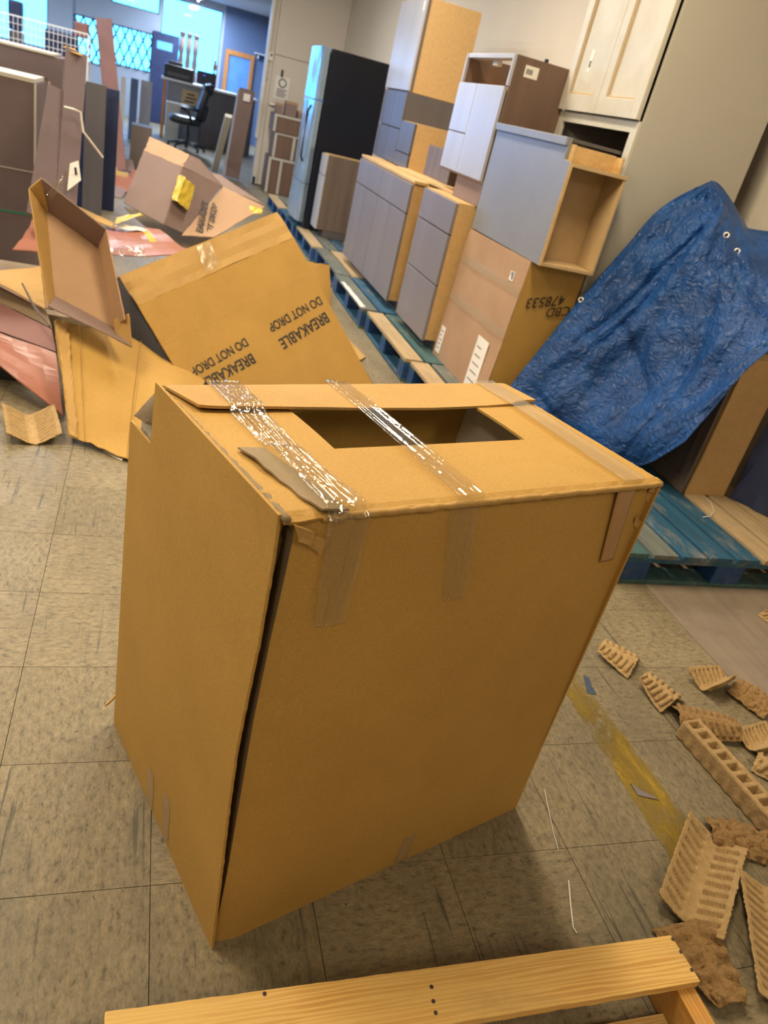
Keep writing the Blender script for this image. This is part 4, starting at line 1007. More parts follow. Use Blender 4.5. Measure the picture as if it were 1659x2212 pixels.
# salmon panels at the left edge
pk = thing('salmon_carton', 'salmon pink carton panel slanting down at the left edge', 'carton', PZ(100, 900, 0))
sheet(pk, 'panel', 'pink', [PY(-190, 655, 2.45), PY(121, 763, 2.08), PZ(136, 897, .025), PY(-190, 600 + 45, 2.15)], .005, wav=.01)
pk2 = thing('salmon_carton', 'dark reddish carton panel above the salmon panel at the left edge', 'carton', PY(60, 700, 2.4))
sheet(pk2, 'panel', 'pinkd', Q((-190, 560, 2.8), (112, 712, 2.22), (121, 760, 2.10), (-190, 648, 2.47)), .005)
sheet(pk2, 'grey_flap', 'kraft_in', Q((-190, 520, 2.9), (100, 672, 2.35), (113, 710, 2.24), (-190, 558, 2.82)), .005)
tag(MB().quad(*Q((-150, 600, 2.75), (88, 577, 2.6), (98, 668, 2.30), (-150, 530, 2.55)), .005, 10, 10, jit=.003).build('carton_flap', M['kraft2']), 'tan carton flap lying flat at the left edge, left of the tray', 'carton')
tag(MB().tube([PY(48, 612, 2.25), PY(75, 665, 2.15), PY(108, 705, 2.05)], [.004, .006, .004], 6).build('wood_sliver', M['taupe_lam']), 'thin dark sliver crossing the tan flap', 'sliver')
pk3 = thing('salmon_carton', 'shiny salmon sheet lying behind the tray on the heap', 'carton', PY(230, 540, 3.0))
sheet(pk3, 'panel', 'pink', Q((70, 478, 3.5), (345, 500, 3.35), (430, 556, 2.75), (28, 546, 2.9)), .005, wav=.03, seed=2)
part(pk3, 'plastic_film', M['tape_wr'], MB().quad(*[p + V((0, 0, .02)) for p in Q((235, 540, 2.85), (310, 545, 2.85), (315, 565, 2.75), (240, 560, 2.75))], .0006, 12, 6, wav=.02))
tag(MB().quad(*Q((170, 447, 3.5), (246, 482, 3.4), (250, 494, 3.3), (178, 466, 3.4)), .004, 6, 4).build('carton_flap', M['kraft2']), 'narrow tan carton strip behind the tray', 'carton')
t = thing('shade_block', 'near-black block standing in for the shadow under the salmon panel at the left edge', 'carton', (-.7, 2.2, 0))
pbox(t, 'body', M['shade_dark'], -1.5, -.16, 2.12, 2.55, .001, .05, .004); pbox(t, 'flap', M['shade_dark'], -1.5, -.2, 2.13, 2.5, .0505, .056, .001)  # added dark block, its colour is the shade under the salmon panel
bc = thing('shade_block', 'dark block added under the heap behind the salmon panels to keep light out', 'carton', (-.45, 2.9, 0))
pbox(bc, 'body', M['kraft_in'], -1.5, .30, 2.62, 3.5, .001, .16, .004); pbox(bc, 'flap', M['mauve'], -1.5, .25, 2.70, 3.3, .161, .166, .001)  # added block that fills the heap and keeps light off the floor
# lying carton with yellow tapes
h6 = thing('taped_carton', 'lying carton with yellow tape patches and vertical stencil, top of the heap', 'carton', PY(400, 500, 3.7))
A, B_, C_, D_ = Q((311, 326, 3.98), (394, 361, 3.76), (354, 485, 3.5), (267, 438, 3.72))
E_, F_ = Q((478, 402, 4.08), (400, 506, 3.62))
sheet(h6, 'front_panel', 'mauve', (A, B_, C_, D_), jit=.003)
sheet(h6, 'top_flap', 'kraft3', (PY(324, 296, 4.12), PY(410, 335, 3.92), B_, A), jit=.006)
sheet(h6, 'side_panel', 'mauve', (B_ + V((.003, 0, 0)), E_, F_, C_ + V((.003, 0, 0))), jit=.003)
sheet(h6, 'side_flap', 'mauve', (B_ + V((.003, 0, .002)), PY(411, 336, 3.93), PY(432, 345, 4.0), E_), jit=.004)
G_ = Q((482, 404, 4.1), (572, 447, 4.16), (462, 513, 3.6), (392, 509, 3.54))
sheet(h6, 'stencil_panel', 'kraft3', G_, jit=.003)
sheet(h6, 'inner_flap', 'mauve', (PY(456, 374, 4.2), PY(475, 378, 4.25), PY(572, 443, 4.25), PY(485, 408, 4.12)), jit=.003)
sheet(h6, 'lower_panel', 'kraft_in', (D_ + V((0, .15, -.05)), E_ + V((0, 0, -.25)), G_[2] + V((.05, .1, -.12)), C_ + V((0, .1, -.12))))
n6 = (G_[1] - G_[0]).cross(G_[3] - G_[0]).normalized(); n6 = n6 if n6.dot(EYE - G_[0]) > 0 else -n6
on6 = lambda u, v: PP(u, v, (G_[0] + G_[2]) / 2, n6)
fit_text(h6, 'EAKABLE', 'ink', on6(437, 506), on6(450, 440), n6, .8, 'sideways stencil lettering')
fit_text(h6, 'OT DROP', 'ink', on6(457, 508), on6(470, 444), n6, .8, 'sideways stencil lettering')
def yt(pts, off=V((-.004, -.012, .006)), w_=.006): part(h6, 'yellow_tape', M['yellow_tape'], MB().quad(*[PY(u, v, y) + off for u, v, y in pts], .001, 8, 8, jit=.006, wav=w_))
yt([(387, 379, 3.73), (402, 385, 3.71), (383, 438, 3.58), (372, 432, 3.60)])
yt([(402, 386, 3.72), (422, 404, 3.80), (408, 456, 3.66), (383, 438, 3.59)])
yt([(530, 444, 4.08), (567, 453, 4.1), (566, 462, 4.06), (529, 465, 4.0)])
yt([(253, 470, 3.4), (304, 462, 3.45), (312, 466, 3.4), (250, 486, 3.3)])
yt([(310, 500, 3.2), (322, 502, 3.2), (347, 530, 3.1), (330, 532, 3.1)])
sheet(h6, 'white_strip', 'label', Q((240, 484, 3.35), (300, 490, 3.35), (330, 503, 3.3), (262, 494, 3.3)), .002, wav=.01)
# carton scraps on the floor right of the leaning panel
for k, (pts, lb) in enumerate([([(735, 715), (790, 770), (775, 780), (728, 738)], 'flat cardboard scrap on the floor near the blue pallet edge'), ([(655, 600), (712, 610), (716, 675), (690, 680)], 'brown carton flap on the floor behind the leaning panel')]):
    tag(MB().quad(*[PZ(u, v, .006 + .003 * i) for i, (u, v) in enumerate(pts)], .004, 6, 6, jit=.006, seed=k).build('cardboard_scrap', M['kraft2']), lb, 'cardboard')

# ------------------------------------------------------------------ tall cartons and boards at the left edge
t = thing('tall_carton', 'tall brown carton with pale edges standing at the left edge', 'carton', (-.85, 4.2, 0))
pbox(t, 'body', M['dusk'], -1.3, -.445, 4.0, 4.42, 0, 1.05, .004)
pbox(t, 'pale_edge', M['beige_panel'], -1.3, -.452, 3.994, 4.4, 1.0505, 1.075, .003)
pbox(t, 'pale_edge', M['beige_panel'], -.456, -.444, 3.990, 3.9995, .62, 1.05, .002)
pbox(t, 'seam_tape', M['beige_panel'], -1.3, -.457, 3.9975, 3.9996, .575, .580, 0)
pbox(t, 'green_strap', plain('green_strap', (0.02, 0.22, 0.14), 0.4), -1.3, -.45, 3.997, 3.9997, .325, .335, 0)
t = thing('tall_carton', 'dusky carton panel rising behind the pale-edged carton at the left edge', 'carton', (-.85, 4.8, 0))
pbox(t, 'body', M['dusk'], -1.6, -.375, 4.6, 5.0, 0, 1.19, .004)
pbox(t, 'top_edge', M['beige_panel'], -1.6, -.42, 4.595, 5.0, 1.1905, 1.205, .002)
pbox(t, 'recess_line', M['lam_dark'], -.75, -.46, 4.596, 4.5997, 1.06, 1.068, 0)
t = thing('carton_post', 'long folded carton post leaning with a white arrow label', 'carton', PY(150, 460, 3.2))
a_, b2 = PY(166, 112, 3.75), PY(140, 480, 3.25)
part(t, 'face', M['dusk'], MB().bar(a_, b2, .105, .012, V((.3, -1, 0))))
part(t, 'return_side', M['mauve'], MB().bar(a_ + V((-.055, .05, 0)), b2 + V((-.055, .05, 0)), .10, .010, V((1, .1, 0))))
part(t, 'end_flap', M['kraft2'], MB().quad(*Q((136, 100, 3.8), (152, 112, 3.72), (180, 122, 3.72), (160, 106, 3.8)), .005, 4, 4))
lb_ = Q((152, 352, 3.36), (170, 346, 3.36), (176, 388, 3.31), (146, 411, 3.30))
part(t, 'paper_label', M['label'], MB().quad(*[p + V((0, -.02, 0)) for p in lb_], .001, 4, 4))
part(t, 'arrow_mark', M['ink'], MB().quad(*[PY(u, v, 3.29) for u, v in ((160, 362), (165, 361), (167, 378), (162, 379))], .001, 1, 1))
part(t, 'twine', M['label'], MB().tube([PY(140, 231, 3.5), PY(160, 236, 3.45), PY(174, 243, 3.5), PY(180, 285, 3.5), PY(222, 340, 3.6)], .006, 6))
t = thing('carton_post', 'shorter folded carton post leaning left of the labelled one', 'carton', PY(85, 470, 3.2))
part(t, 'face', M['dusk'], MB().bar(PY(131, 195, 3.62), PY(85, 470, 3.2), .125, .012, V((.3, -1, 0))))
part(t, 'return_side', M['mauve'], MB().bar(PY(131, 195, 3.62) + V((-.06, .05, 0)), PY(85, 470, 3.2) + V((-.06, .05, 0)), .10, .010, V((1, .1, 0))))
# dark trim bundle, red-brown plank, taupe end
for k, (u0, v0, u1, v1, y, w_, m_, lb) in enumerate([
    (186, 180, 182, 425, 6.4, .22, 'navy', 'dark blue panel standing left in the row behind the leaning posts'),
    (208, 180, 205, 432, 6.2, .16, 'lam_dark', 'grey-green narrow board standing in front of the dark blue panels'),
    (232, 190, 238, 400, 6.5, .20, 'navy', 'dark blue panel standing beside the red-brown plank')]):
    top = PY(u0, v0, y); tag(MB().box(top.x - w_ / 2, top.x + w_ / 2, y, y + .03, 0, top.z).build('standing_plank', M[m_], bevel=.003), lb, 'panel', 'dark panels standing at left')
tp = PY(224, 40, 9.6); btm = PY(258, 330, 9.2)
tag(MB().bar(tp, V((btm.x, 9.2, .014)), .18, .025, V((0, -1, 0))).build('plank', M['pinkd'], bevel=.002), 'tall red-brown plank leaning up in front of the lattice window', 'plank')
q0, q1 = PY(284, 268, 9.8), PY(329, 270, 9.8)
tag(MB().box(q0.x, q1.x, 9.8, 10.2, 0, q0.z).build('small_cabinet', M['taupe_lam'], bevel=.003), 'taupe wood-grain cabinet end standing below the lattice window', 'cabinet')
random.seed(21)
for k in range(9):
    u, v = [(238, 352), (212, 372), (262, 368), (272, 392), (238, 388), (250, 412), (205, 398), (222, 418), (284, 414)][k]
    m_ = ['pink', 'kraft3', 'mauve', 'pink', 'kraft2'][k % 5]
    p = PZ(u, v, .012)
    e = V((random.uniform(.16, .2), random.uniform(-.05, .05), random.uniform(-.01, .02))); f = V((random.uniform(-.05, .05), .34, random.uniform(.02, .12)))
    lbs = ['salmon scrap highest in the jumble behind the heap', 'dusty board scrap in the jumble behind the heap', 'mauve scrap in the jumble behind the heap', 'salmon scrap at the right of the jumble behind the heap', 'tan scrap in the jumble behind the heap', 'salmon scrap lowest in the jumble behind the heap', 'dusty scrap lowest in the jumble by the dark panels', 'small mauve scrap deep in the jumble', 'thin salmon scrap between the boards of the jumble']
    tag(MB().quad(p, p + e, p + e + f, p + f, .006, 4, 4, jit=.01, seed=k).build('cardboard_scrap', M[m_]), lbs[k], 'cardboard', 'scraps in the jumble')
# ------------------------------------------------------------------ by the far wall
for k, (x0, x1, y0, y1, z0, z1, lb) in enumerate([
    (1.72, 2.30, 10.20, 10.70, 0.0, .46, 'brown pale-edged cabinet shell at the bottom of the stack by the far door'),
    (1.76, 2.30, 10.25, 10.70, .461, .78, 'brown pale-edged cabinet shell in the middle of the stack by the far door'),
    (1.72, 2.32, 10.22, 10.70, .781, 1.0, 'brown pale-edged cabinet shell on top of the stack by the far door')]):
    t = thing('cabinet_shell', lb, 'cabinet', ((x0 + x1) / 2, (y0 + y1) / 2, z0), 'stack by the far door')
    pbox(t, 'body', M['brown_lam'], x0, x1, y0, y1, z0, z1, .003)
    for (a, b, c, d) in ((x0, x0 + .035, z0, z1), (x0 + .035, x1, z1 - .03, z1), (x0 + .16 + .1 * k, x0 + .195 + .1 * k, z0, z1 - .03)):
        pbox(t, 'pale_edge', M['beige_panel'], a, b, y0 - .012, y0 - .0002, c, d, .002)
for k, (x0, x1, z1, lb) in enumerate([(1.74, 1.83, 1.13, 'small brown box on the left of the stack by the far door'), (1.86, 2.02, 1.18, 'taller brown box on the stack by the far door'), (2.04, 2.16, 1.09, 'lowest small brown box on the stack by the far door')]):
    t = thing('small_box', lb, 'box', ((x0 + x1) / 2, 10.4, 1.0), 'small boxes on the stack')
    pbox(t, 'body', M['mauve'], x0, x1, 10.3, 10.45, 1.0005, z1, .003); pbox(t, 'lid', M['kraft3'], x0 - .003, x1 + .003, 10.297, 10.453, z1 - .03, z1 + .001, .002)
def lean(name, label, cat, u0, v0, u1, v1, y1, w_, th, m_, extra=None):
    b = PZ(u0, v0, 0); tp = PY(u1, v1, y1)
    t = thing(name, label, cat, b)
    part(t, 'body', M[m_], MB().bar(V((b.x, b.y, .03)), tp, w_, th, V((0, -1, 0))), .003)
    if extra: extra(t, b, tp)
    return t
def lab(t, b, tp):
    p = lerp(b, tp, .93); part(t, 'paper_label', M['label'], MB().box(p.x - .04, p.x + .05, p.y - .07, p.y - .062, p.z - .05, p.z + .04))
lean('long_carton', 'long brown carton with a white label leaning at the opening edge', 'carton', 500, 386, 534, 195, 10.6, .20, .10, 'mauve', lab)
lean('long_carton', 'pale bubble-wrapped slat leaning leftmost at the opening', 'carton', 462, 374, 494, 250, 9.9, .09, .045, 'white')
lean('long_carton', 'thin grey-white board leaning between the wrapped slat and the long carton', 'board', 484, 383, 518, 192, 10.66, .05, .04, 'lam_light')
# ------------------------------------------------------------------ office chair
cx_, cy_ = .73, 13.6
t = thing('office_chair', 'black office swivel chair turned to the left before the counter', 'chair', (cx_, cy_, 0))
for k in range(5):
    a = 2 * math.pi * k / 5 + .3; e = V((cx_ + .32 * math.cos(a), cy_ + .32 * math.sin(a), .07))
    lg = part(t, 'leg', M['black'], MB().tube([(cx_, cy_, .12), lerp((cx_, cy_, .12), e, .6) + V((0, 0, .01)), e], [.03, .024, .018], 8), smooth=True)
    part(lg, 'caster', M['black'], MB().tube([e + V((-.02, 0, -.035)), e + V((.02, 0, -.035))], .03, 10))
part(t, 'gas_column', M['black'], MB().lathe((cx_, cy_, .1), [(.03, 0), (.03, .2), (.02, .2), (.02, .3)], 12))
def cush(cx, cy, cz, sx, sy, sz, tilt=0.0):
    mb = MB(); n = 14
    vs, fs = [], []
    def se(c, p): return math.copysign(abs(c) ** p, c)
    for i in range(n + 1):
        ph = -math.pi / 2 + math.pi * i / n
        for j in range(2 * n):
            th_ = math.pi * j / n
            x, y, z = se(math.cos(ph), .45) * se(math.cos(th_), .45), se(math.cos(ph), .45) * se(math.sin(th_), .45), se(math.sin(ph), .6)
            p = V((x * sx, y * sy, z * sz)); p = Matrix.Rotation(tilt, 3, 'Y') @ p
            vs.append(p + V((cx, cy, cz)))
    for i in range(n):
        for j in range(2 * n): fs.append((i * 2 * n + j, i * 2 * n + (j + 1) % (2 * n), (i + 1) * 2 * n + (j + 1) % (2 * n), (i + 1) * 2 * n + j))
    return mb.add(vs, fs)
part(t, 'seat', M['leather'], cush(cx_ - .06, cy_, .46, .27, .26, .07), smooth=True)
part(t, 'backrest', M['leather'], cush(cx_ + .20, cy_, .78, .07, .25, .30, .22), smooth=True)
part(t, 'headrest', M['leather'], cush(cx_ + .30, cy_, 1.0, .06, .19, .09, .2), smooth=True)
for s in (-1, 1):
    part(t, 'armrest', M['black'], MB().tube([(cx_ + .05, cy_ + s * .27, .44), (cx_ - .02, cy_ + s * .29, .60), (cx_ - .16, cy_ + s * .29, .66), (cx_ + .14, cy_ + s * .29, .66)], .022, 8), smooth=True)
part(t, 'lumbar_shell', M['black'], cush(cx_ + .24, cy_, .62, .05, .18, .14, .22), smooth=True)
# ------------------------------------------------------------------ counter
t = thing('counter', 'long grey sales counter with pale top in the front shop', 'counter', (1.0, 15.2, 0))
pbox(t, 'counter_top', M['trim'], .24, 2.0, 14.9, 15.6, .965, 1.0, .006)
pbox(t, 'front_panel', M['lam_blue'], .36, .98, 14.98, 15.5, 0, .964, .003)
pbox(t, 'front_panel', M['lam_dark'], .982, 1.95, 14.96, 15.5, 0, .964, .003)
pbox(t, 'end_post', M['orange_wood'], .28, .335, 14.93, 15.0, 0, .964, .003, label='yellowish wood post')
pbox(t, 'poster', M['mdf2'], .62, .92, 14.972, 14.979, .58, .88, 0)
for k in range(4): pbox(t, 'poster_print', M['ink'], .65 + .02 * k, .88 - .03 * (k % 2), 14.967, 14.9715, .62 + .06 * k, .645 + .06 * k, 0)
t = thing('waste_bin', 'pale box standing on the floor under the counter by the chair', 'box', (.45, 14.7, 0))
pbox(t, 'body', M['beige_panel'], .36, .60, 14.55, 14.85, 0, .62, .006); pbox(t, 'lid', M['trim'], .355, .605, 14.545, 14.855, .6205, .64, .004)
t = thing('printer', 'dark desktop machine on the left of the counter', 'printer', (.50, 15.2, 1.0))
pbox(t, 'body', M['black'], .27, .80, 15.0, 15.45, 1.0005, 1.22, .02); pbox(t, 'paper_tray', M['lam_dark'], .34, .60, 15.1, 15.4, 1.2205, 1.28, .01); pbox(t, 'front_slot', M['lam_dark'], .34, .72, 14.99, 14.9995, 1.05, 1.10, .002)
t = thing('monitor', 'dark screen with a blue light on the counter', 'monitor', (1.03, 15.2, 1.0))
pbox(t, 'screen', M['black'], .86, 1.20, 15.2, 15.24, 1.02, 1.24, .006); pbox(t, 'stand', M['black'], .98, 1.08, 15.16, 15.3, 1.0005, 1.019, .003)
pbox(t, 'power_light', emit('blue_led', (.05, .1, 1), 4), .985, 1.0, 15.196, 15.1995, 1.17, 1.185, 0)
t = thing('trophy', 'slim golden trophy standing behind the dark screen', 'trophy', (1.17, 15.35, 1.0))
part(t, 'pedestal', M['black'], MB().box(1.12, 1.22, 15.3, 15.4, 1.0005, 1.23), .004)
part(t, 'figure', plain('gold_metal', (.55, .33, .10), .35, metal=.6), MB().lathe((1.17, 15.35, 1.2305), [(.03, 0), (.012, .04), (.03, .08), (.035, .14), (.02, .18), (.028, .21), (.005, .25)], 12), smooth=True)
for k, x in enumerate((.57, .70, .83)):
    t = thing('carved_post', ['leftmost carved wood post standing before the big window', 'middle carved wood post standing before the big window', 'rightmost carved wood post standing before the big window'][k], 'post', (x, 16.2, 1.0), 'carved posts')
    part(t, 'shaft', M['mauve'], MB().lathe((x, 16.2, .0), [(.05, 0), (.05, 1.0), (.05, 1.1), (.035, 1.15), (.05, 1.3), (.036, 1.42), (.05, 1.5), (.042, 1.75)], 12), smooth=True)
    part(t, 'capital', M['brown_lam'], MB().box(x - .055, x + .055, 16.145, 16.255, 1.7505, 1.80), .004)
# shop doors
d2 = thing('door_2', None, None, (1.82, 17.97, 0), kind='structure')
for (a, b, c, d) in ((1.52, 1.60, 0, 1.75), (2.06, 2.14, 0, 1.75), (1.60, 2.06, 1.66, 1.75), (1.60, 2.06, 0, .2)):
    pbox(d2, 'door_frame', M['orange_wood'], a, b, 17.94, 17.984, c, d, .003)
pbox(d2, 'door_glass', plain('pale_blue_glass', (.12, .28, .62), .2, .1), 1.60, 2.06, 17.965, 17.975, .2, 1.66, 0)
d3 = thing('door_3', None, None, (.3, 17.97, 0), kind='structure')
pbox(d3, 'door_leaf', M['navy'], .02, .55, 17.95, 17.999, 0, 1.73, .004)
pbox(d3, 'door_light', plain('blue_door_glass', (.15, .42, .80), .15, .1), .10, .42, 17.94, 17.9495, 1.42, 1.57, .003)
sh = thing('wall_shelf', 'small white shelf on the blue shop wall', 'shelf', (2.2, 17.9, 1.75))
pbox(sh, 'board', M['trim'], 2.12, 2.36, 17.80, 17.984, 1.80, 1.82, .002); pbox(sh, 'bracket', M['trim'], 2.2, 2.22, 17.88, 17.984, 1.72, 1.7995, .002)
# pale boards by the lattice window
for k, (u0, u1, v, y, m_, lb) in enumerate([(305, 330, 172, 13.5, 'lam_light', 'pale board standing under the lattice window, right one'), (283, 300, 168, 13.2, 'wall_blue', 'blue tilted board under the lattice window'), (262, 272, 165, 13.0, 'trim', 'bright narrow board under the lattice window, left one')]):
    a, b = PY(u0, v, y), PY(u1, v, y)
    tag(MB().box(a.x, b.x, y, y + .03, 0, a.z).build('standing_board', M[m_], bevel=.002), lb, 'board', 'boards under the lattice window')
# pillar between the windows
struct('trim_3', MB().box(-2.0, -1.55, 17.9, 18.0, 0, SHOP), M['wall_shop'])
# ------------------------------------------------------------------ wire basket rack
RY = 9.2
t = thing('wire_rack', 'white wire basket rack filled with odds and ends before the shop windows', 'rack', (-1.0, RY, 0))
xs0, xs1 = -2.1, PY(190, 110, RY).x
zt = PY(100, 58, RY).z + .03; zb = PY(100, 105, RY).z - .05
for x in (xs0, xs1): 
    for yy in (RY, RY + .35): part(t, 'upright', M['trim'], MB().tube([(x, yy, 0), (x, yy, zt)], .010, 6))
for i, (za, zc) in enumerate(((zb, zt), (zb - .45, zb - .2))):
    bs_ = MB(); 
    n = 34
    for k in range(n + 1):
        x = xs0 + (xs1 - xs0) * k / n; bs_.bar((x, RY, za), (x, RY, zc), .005, .005, V((0, 1, 0)))
    for k in range(5):
        z = za + (zc - za) * k / 4; bs_.bar((xs0, RY, z), (xs1, RY, z), .006 if k < 4 else .014, .006, V((0, 1, 0)))
    part(t, 'basket_front', M['trim'], bs_)
    part(t, 'basket_floor', M['lam_light'], MB().box(xs0, xs1, RY + .01, RY + .35, za - .012, za))
for k, (u0, u1, v0, v1, m_, lb) in enumerate([(20, 48, 5, 62, 'navy', 'dark item standing highest in the wire rack at the left edge'), (22, 50, 70, 95, 'lam_dark', 'dark box in the left basket of the wire rack'), (98, 168, 78, 112, 'navy', 'wide dark blue box in the wire rack'), (160, 192, 52, 80, 'pinkd', 'reddish bundle on the right end of the wire rack')]):
    a, b = PY(u0, v1, RY + .18), PY(u1, v0, RY + .18)
    tag(MB().box(a.x, b.x, RY + .1, RY + .3, max(zb + .001, a.z) if k != 3 else zt - .05, b.z).build('stored_item', M[m_], bevel=.02), lb, 'item', 'things in the wire rack')
# ------------------------------------------------------------------ moulded pulp packing on the floor
def pulp_mat(name, c, fine=0.5):
    m, nt, bs = new_mat(name)
    f = noise_tex(nt, 60, 6, 0.7)
    nt.links.new(ramp(nt, f, [(0.3, tuple(x * 0.72 for x in c)), (0.7, tuple(x * 1.1 for x in c))]), bs.inputs['Base Color'])
    bs.inputs['Roughness'].default_value = 0.85; bs.inputs['Specular IOR Level'].default_value = 0.15
    bump(nt, bs, noise_tex(nt, 170, 5, 0.7), fine, 0.006)
    return m
M['pulp'] = pulp_mat('moulded_pulp', (0.47, 0.32, 0.155))
M['pulp_rough'] = pulp_mat('rough_pulp', (0.42, 0.26, 0.115), 1.0)
def smooth(x): x = max(0, min(1, x)); return x * x * (3 - 2 * x)
def place(mb, loc, yaw, pitch=0.0, roll=0.0):
    R_ = Matrix.Rotation(yaw, 3, 'Z') @ Matrix.Rotation(pitch, 3, 'X') @ Matrix.Rotation(roll, 3, 'Y')
    mb.v = [R_ @ p for p in mb.v]
    zmin = min(p.z for p in mb.v); mb.v = [p + V((loc[0], loc[1], loc[2] - zmin + .001)) for p in mb.v]
    return mb
def trough(L, W, ang, n, rough=0.0, flip=False, seed=0, chevron=1.1, slot=.010, taper=0.0):
    """V-shaped pulp strip, valley along y; slots pressed into both wings; taper narrows it to a shell"""
    def fn(a, b):
        y = (a - .5) * L; c = b * 2 - 1; ab = abs(c)
        Wt = W * (1 - taper * a ** 1.3)
        r = Wt * ab; x = math.copysign(1, c) * r * math.cos(ang); z = math.sqrt((r * math.sin(ang)) ** 2 + .00006)
        ph = (a * n - chevron * ab) % 1.0
        inw = smooth((ab - .16) / .06) * smooth((.86 - ab) / .06) * smooth((a - .02) / .03) * smooth((.98 - a) / .03)
        ins = smooth((.27 - abs(ph - .5)) / .07)
        k = -slot * inw * ins
        k += rough * (noise.noise(V((x * 55 + seed, y * 55, 2))) + .6 * noise.noise(V((x * 130 + seed, y * 130, 6))))
        k += .0022 * noise.noise(V((x * 25 + seed, y * 25, 4)))
        if b in (0, 1) or a in (0, 1): y += .004 * noise.noise(V((x * 120, y * 120, seed))); x += .004 * noise.noise(V((y * 120, x * 120, seed + 3)))
        nx = -math.copysign(1, c) * math.sin(ang); nz = math.cos(ang)
        p = V((x + nx * k, y, z + nz * k))
        if flip: p.z = -p.z
        return p
    return MB().surf(fn, n * 14, 60, .0035)
def pulp(mb, label, mat='pulp'):
    o = mb.build('pulp_packer', M[mat], smooth=True); tag(o, label, 'packing', 'moulded pulp packing pieces')
    return o
def fl(u, v, z=0.0): p = PZ(u, v, z); return (p.x, p.y, z)
def yaw_of(u0, v0, u1, v1): a, b = PZ(u0, v0), PZ(u1, v1); d = b - a; return math.atan2(-d.x, d.y), d.length
y_, L_ = yaw_of(1475, 1990, 1540, 1790)
pulp(place(trough(L_ * .92, .080, .42, 10, seed=1, chevron=.7), fl(1508, 1900), y_, 0.0, .06), 'V-shaped pulp strip with slots, lying open beside the end of the lumber')
y_, L_ = yaw_of(1672, 2190, 1625, 1890)
pulp(place(trough(.30, .080, .45, 13, seed=2, chevron=.7), fl(1678, 2050), y_ + .02, 0, -.08), 'slotted pulp strip at the right edge, below the open V-shaped one')
y_, L_ = yaw_of(1500, 2000, 1570, 2150)
pulp(place(trough(.165, .085, .38, 4, .006, True, 3, .2, .010, .55), fl(1522, 2092), y_ + .1), 'rough lumpy pulp corner tucked behind the end of the lumber', 'pulp_rough')
pulp(place(trough(.13, .065, .45, 4, .006, True, 4, .3, .008, .3), fl(1582, 1815), 1.25), 'rough pulp lump lying under the long pocketed bar', 'pulp_rough')
pulp(place(trough(.11, .055, .5, 4, .005, True, 14, .3, .006, .3), fl(1672, 1850), .4), 'rough pulp piece at the right edge beside the lump under the bar', 'pulp_rough')
# long bar with pockets
y_, L_ = yaw_of(1478, 1590, 1690, 1830)
def bar_fn(L, W, H, n):
    mb = MB()
    def top(a, b):
        y = (a - .5) * L; x = (b - .5) * W
        ph = (a * n) % 1.0
        ins = smooth((.33 - abs(ph - .5)) / .05) * smooth((.34 - abs(b - .5)) / .05)
        return V((x + .002 * noise.noise(V((y * 60, 0, b * 9))) * (b in (0, 1)), y, H - .020 * ins + .0012 * noise.noise(V((x * 80, y * 80, 0)))))
    mb.surf(top, n * 20, 40, .003)
    for s in (0, 1):
        def side(a, b, s=s):
            y = (a - .5) * L; x = (s - .5) * (W + .006 * (1 - b)) 
            return V((x + .002 * math.sin(a * n * 6.283) * (1 - b) + .0015 * noise.noise(V((y * 50, b * 6, s))), y, H * b))
        mb.surf(side, n * 8, 10, .004)
        def end(a, b, s=s): return V(((a - .5) * W, (s - .5) * L, H * b * (.7 if s == 1 else 1)))
        mb.surf(end, 8, 8, .004)
    return mb
pulp(place(bar_fn(.42, .062, .052, 11), fl(1590, 1712), y_), 'long pulp bar with a row of rectangular pockets')
y_, L_ = yaw_of(1285, 1420, 1385, 1440)
pulp(place(trough(.12, .080, .45, 6, .003, True, 7, .5, .008, .5), fl(1330, 1425), y_ + 2.6), 'ridged pulp corner farthest left on the floor, beside the big carton')
pulp(place(trough(.12, .075, .60, 6, .003, True, 8, .5, .009, .55), fl(1418, 1502), y_ + 2.2), 'ridged pulp corner touching the farthest left one')
y_, L_ = yaw_of(1445, 1560, 1590, 1600)
pulp(place(trough(.19, .085, .55, 9, .002, True, 9, .8, .010, .35), fl(1520, 1572), y_ + .1), 'dark ribbed pulp strip lying ridge up at the end of the pocketed bar', 'pulp_rough')
y_, L_ = yaw_of(1492, 1480, 1600, 1435)
pulp(place(trough(.135, .085, .80, 7, .001, False, 10, .9, .009, .45), fl(1542, 1485), y_, .12, -.30), 'pulp shell opened upward, farthest back in the scatter')
pulp(place(trough(.13, .075, .28, 5, .009, True, 11, .5, .002, .2), fl(1622, 1512), .5), 'flat rough pulp piece right of the opened shell', 'pulp_rough')
y_, L_ = yaw_of(1585, 1650, 1700, 1590)
pulp(place(trough(.15, .07, .7, 8, .002, False, 12, .8, .009, .2), fl(1648, 1612), y_, 0, -.3), 'ribbed pulp piece wedged above the pocketed bar at the right edge')
pulp(place(trough(.2, .06, .5, 8, .003, True, 13), fl(1705, 1690), .7), 'pulp piece cut off by the right edge beside the pocketed bar')
pulp(place(trough(.10, .05, .5, 5, .003, True, 16), fl(1674, 1345), .2), 'pulp piece barely in view at the right edge under the pallet')
y_, L_ = yaw_of(80, 968, 62, 890)
pulp(place(trough(.24, .11, .55, 13, .001, False, 15), fl(68, 932), y_, .05), 'slotted V-shaped pulp strip alone in the shadow of the heap at left')

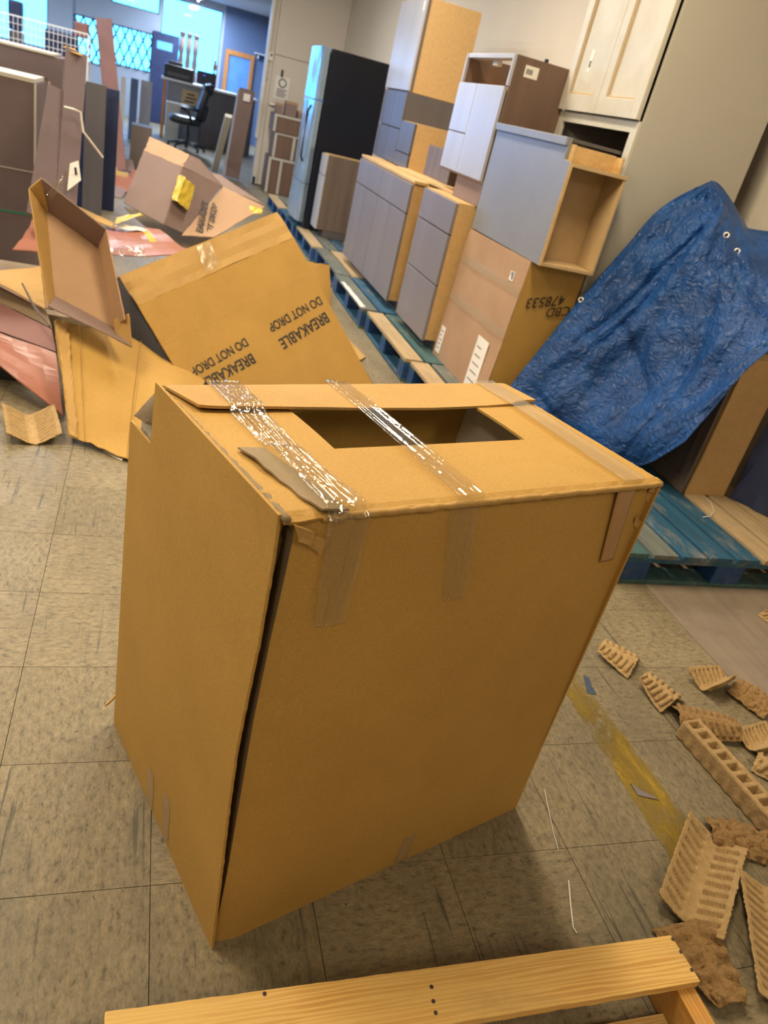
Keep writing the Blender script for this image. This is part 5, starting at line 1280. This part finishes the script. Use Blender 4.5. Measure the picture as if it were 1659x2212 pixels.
# ------------------------------------------------------------------ lumber frame in the foreground
M['pine'] = pine('yellow_pine', (0.76, 0.50, 0.17), (0.48, 0.19, 0.03), 'X')
M['pine_y'] = pine('orange_pine', (0.66, 0.34, 0.08), (0.44, 0.17, 0.03), 'Y')
M['nail'] = plain('nail_head', (0.10, 0.08, 0.07), 0.4, 0.2, metal=.7)
fr = thing('lumber_frame', 'pine lumber frame lying on the floor in the foreground', 'frame', (.75, -.65, 0))
zt, zb_ = .108, .089
tl, trr, rb, lb_ = PZ(231, 2184, zt), PZ(1453, 2019, zt), PZ(1513, 2118, zt), None
yb = -.669
top = [V((tl.x, yb, zt)), V((rb.x, yb, zt)), V((trr.x - .004, trr.y, zt)), V((tl.x - .003, tl.y, zt))]
bt = MB()
def board_fn(a, b):
    p = lerp(lerp(top[0], top[1], a), lerp(top[3], top[2], a), b)
    j = .0015 * noise.noise(V((a * 30, b * 3, 0)))
    return p + V((0, j if b in (0, 1) else 0, -.0095))
part(fr, 'top_board', M['pine'], bt.surf(board_fn, 60, 6, .019), .0015)
xr = 1.232
part(fr, 'side_rail', M['pine_y'], MB().box(xr - .0, xr + .040, -1.25, trr.y - .006, .001, zb_), .002)
part(fr, 'side_rail', M['pine_y'], MB().box(tl.x + .005, tl.x + .045, -1.25, tl.y - .006, .001, zb_), .002)
part(fr, 'lower_board', M['pine'], MB().box(tl.x + .046, xr - .001, -.76, -.672, .001, .020), .002)
for (u, v) in ((1453, 2029), (1470, 2056), (1494, 2095), (932, 2132), (936, 2163), (941, 2188), (571, 2147)):
    p = PZ(u, v, zt)
    part(fr, 'nail_head', M['nail'], MB().lathe((p.x, p.y, zt - .001), [(.0035, 0), (.0035, .0018), (.002, .0022)], 10))

# ------------------------------------------------------------------ bits on the floor
def strand(pts, r, label, mat='white', name='plastic_strand'):
    tag(MB().tube([PZ(u, v, .002) for u, v in pts], r, 5).build(name, M[mat]), label, 'strand')
strand([(1176, 1705), (1186, 1755), (1196, 1800), (1206, 1835)], .0009, 'thin white strand on the floor right of the big carton')
strand([(1228, 1902), (1233, 1960), (1238, 2003), (1246, 2016)], .0016, 'white plastic strand on the floor above the lumber frame')
strand([(228, 1523), (240, 1512), (250, 1500)], .0022, 'pale sliver on the floor left of the big carton', 'kraft2', 'wood_sliver')
tag(MB().tube([PZ(u, v, .146) for u, v in ((1516, 1070), (1535, 1085), (1543, 1105), (1535, 1115), (1518, 1117))], .002, 6).build('plastic_strand', M['white'], smooth=True), 'curled white strand on the nearest pallet', 'strand')
bs7 = MB().quad(PZ(1260, 1459, .0012), PZ(1273, 1464, .0012), PZ(1281, 1490, .0012), PZ(1268, 1494, .0012), .001, 3, 3); bs7.quad(PZ(1270, 1488, .0012), PZ(1281, 1485, .0012), PZ(1289, 1500, .0012), PZ(1270, 1498, .0012), .001, 3, 3)
tag(bs7.build('tape_scrap', plain('blue_tape', (.05, .075, .13), .5)), 'small blue tape scrap at the end of the yellow line', 'scrap')
tag(MB().quad(PZ(1362, 1692, .003), PZ(1380, 1703, .005), PZ(1424, 1728, .003), PZ(1378, 1718, .002), .002, 4, 4).build('floor_chip', M['lam']), 'grey chip lying on the yellow line', 'chip')
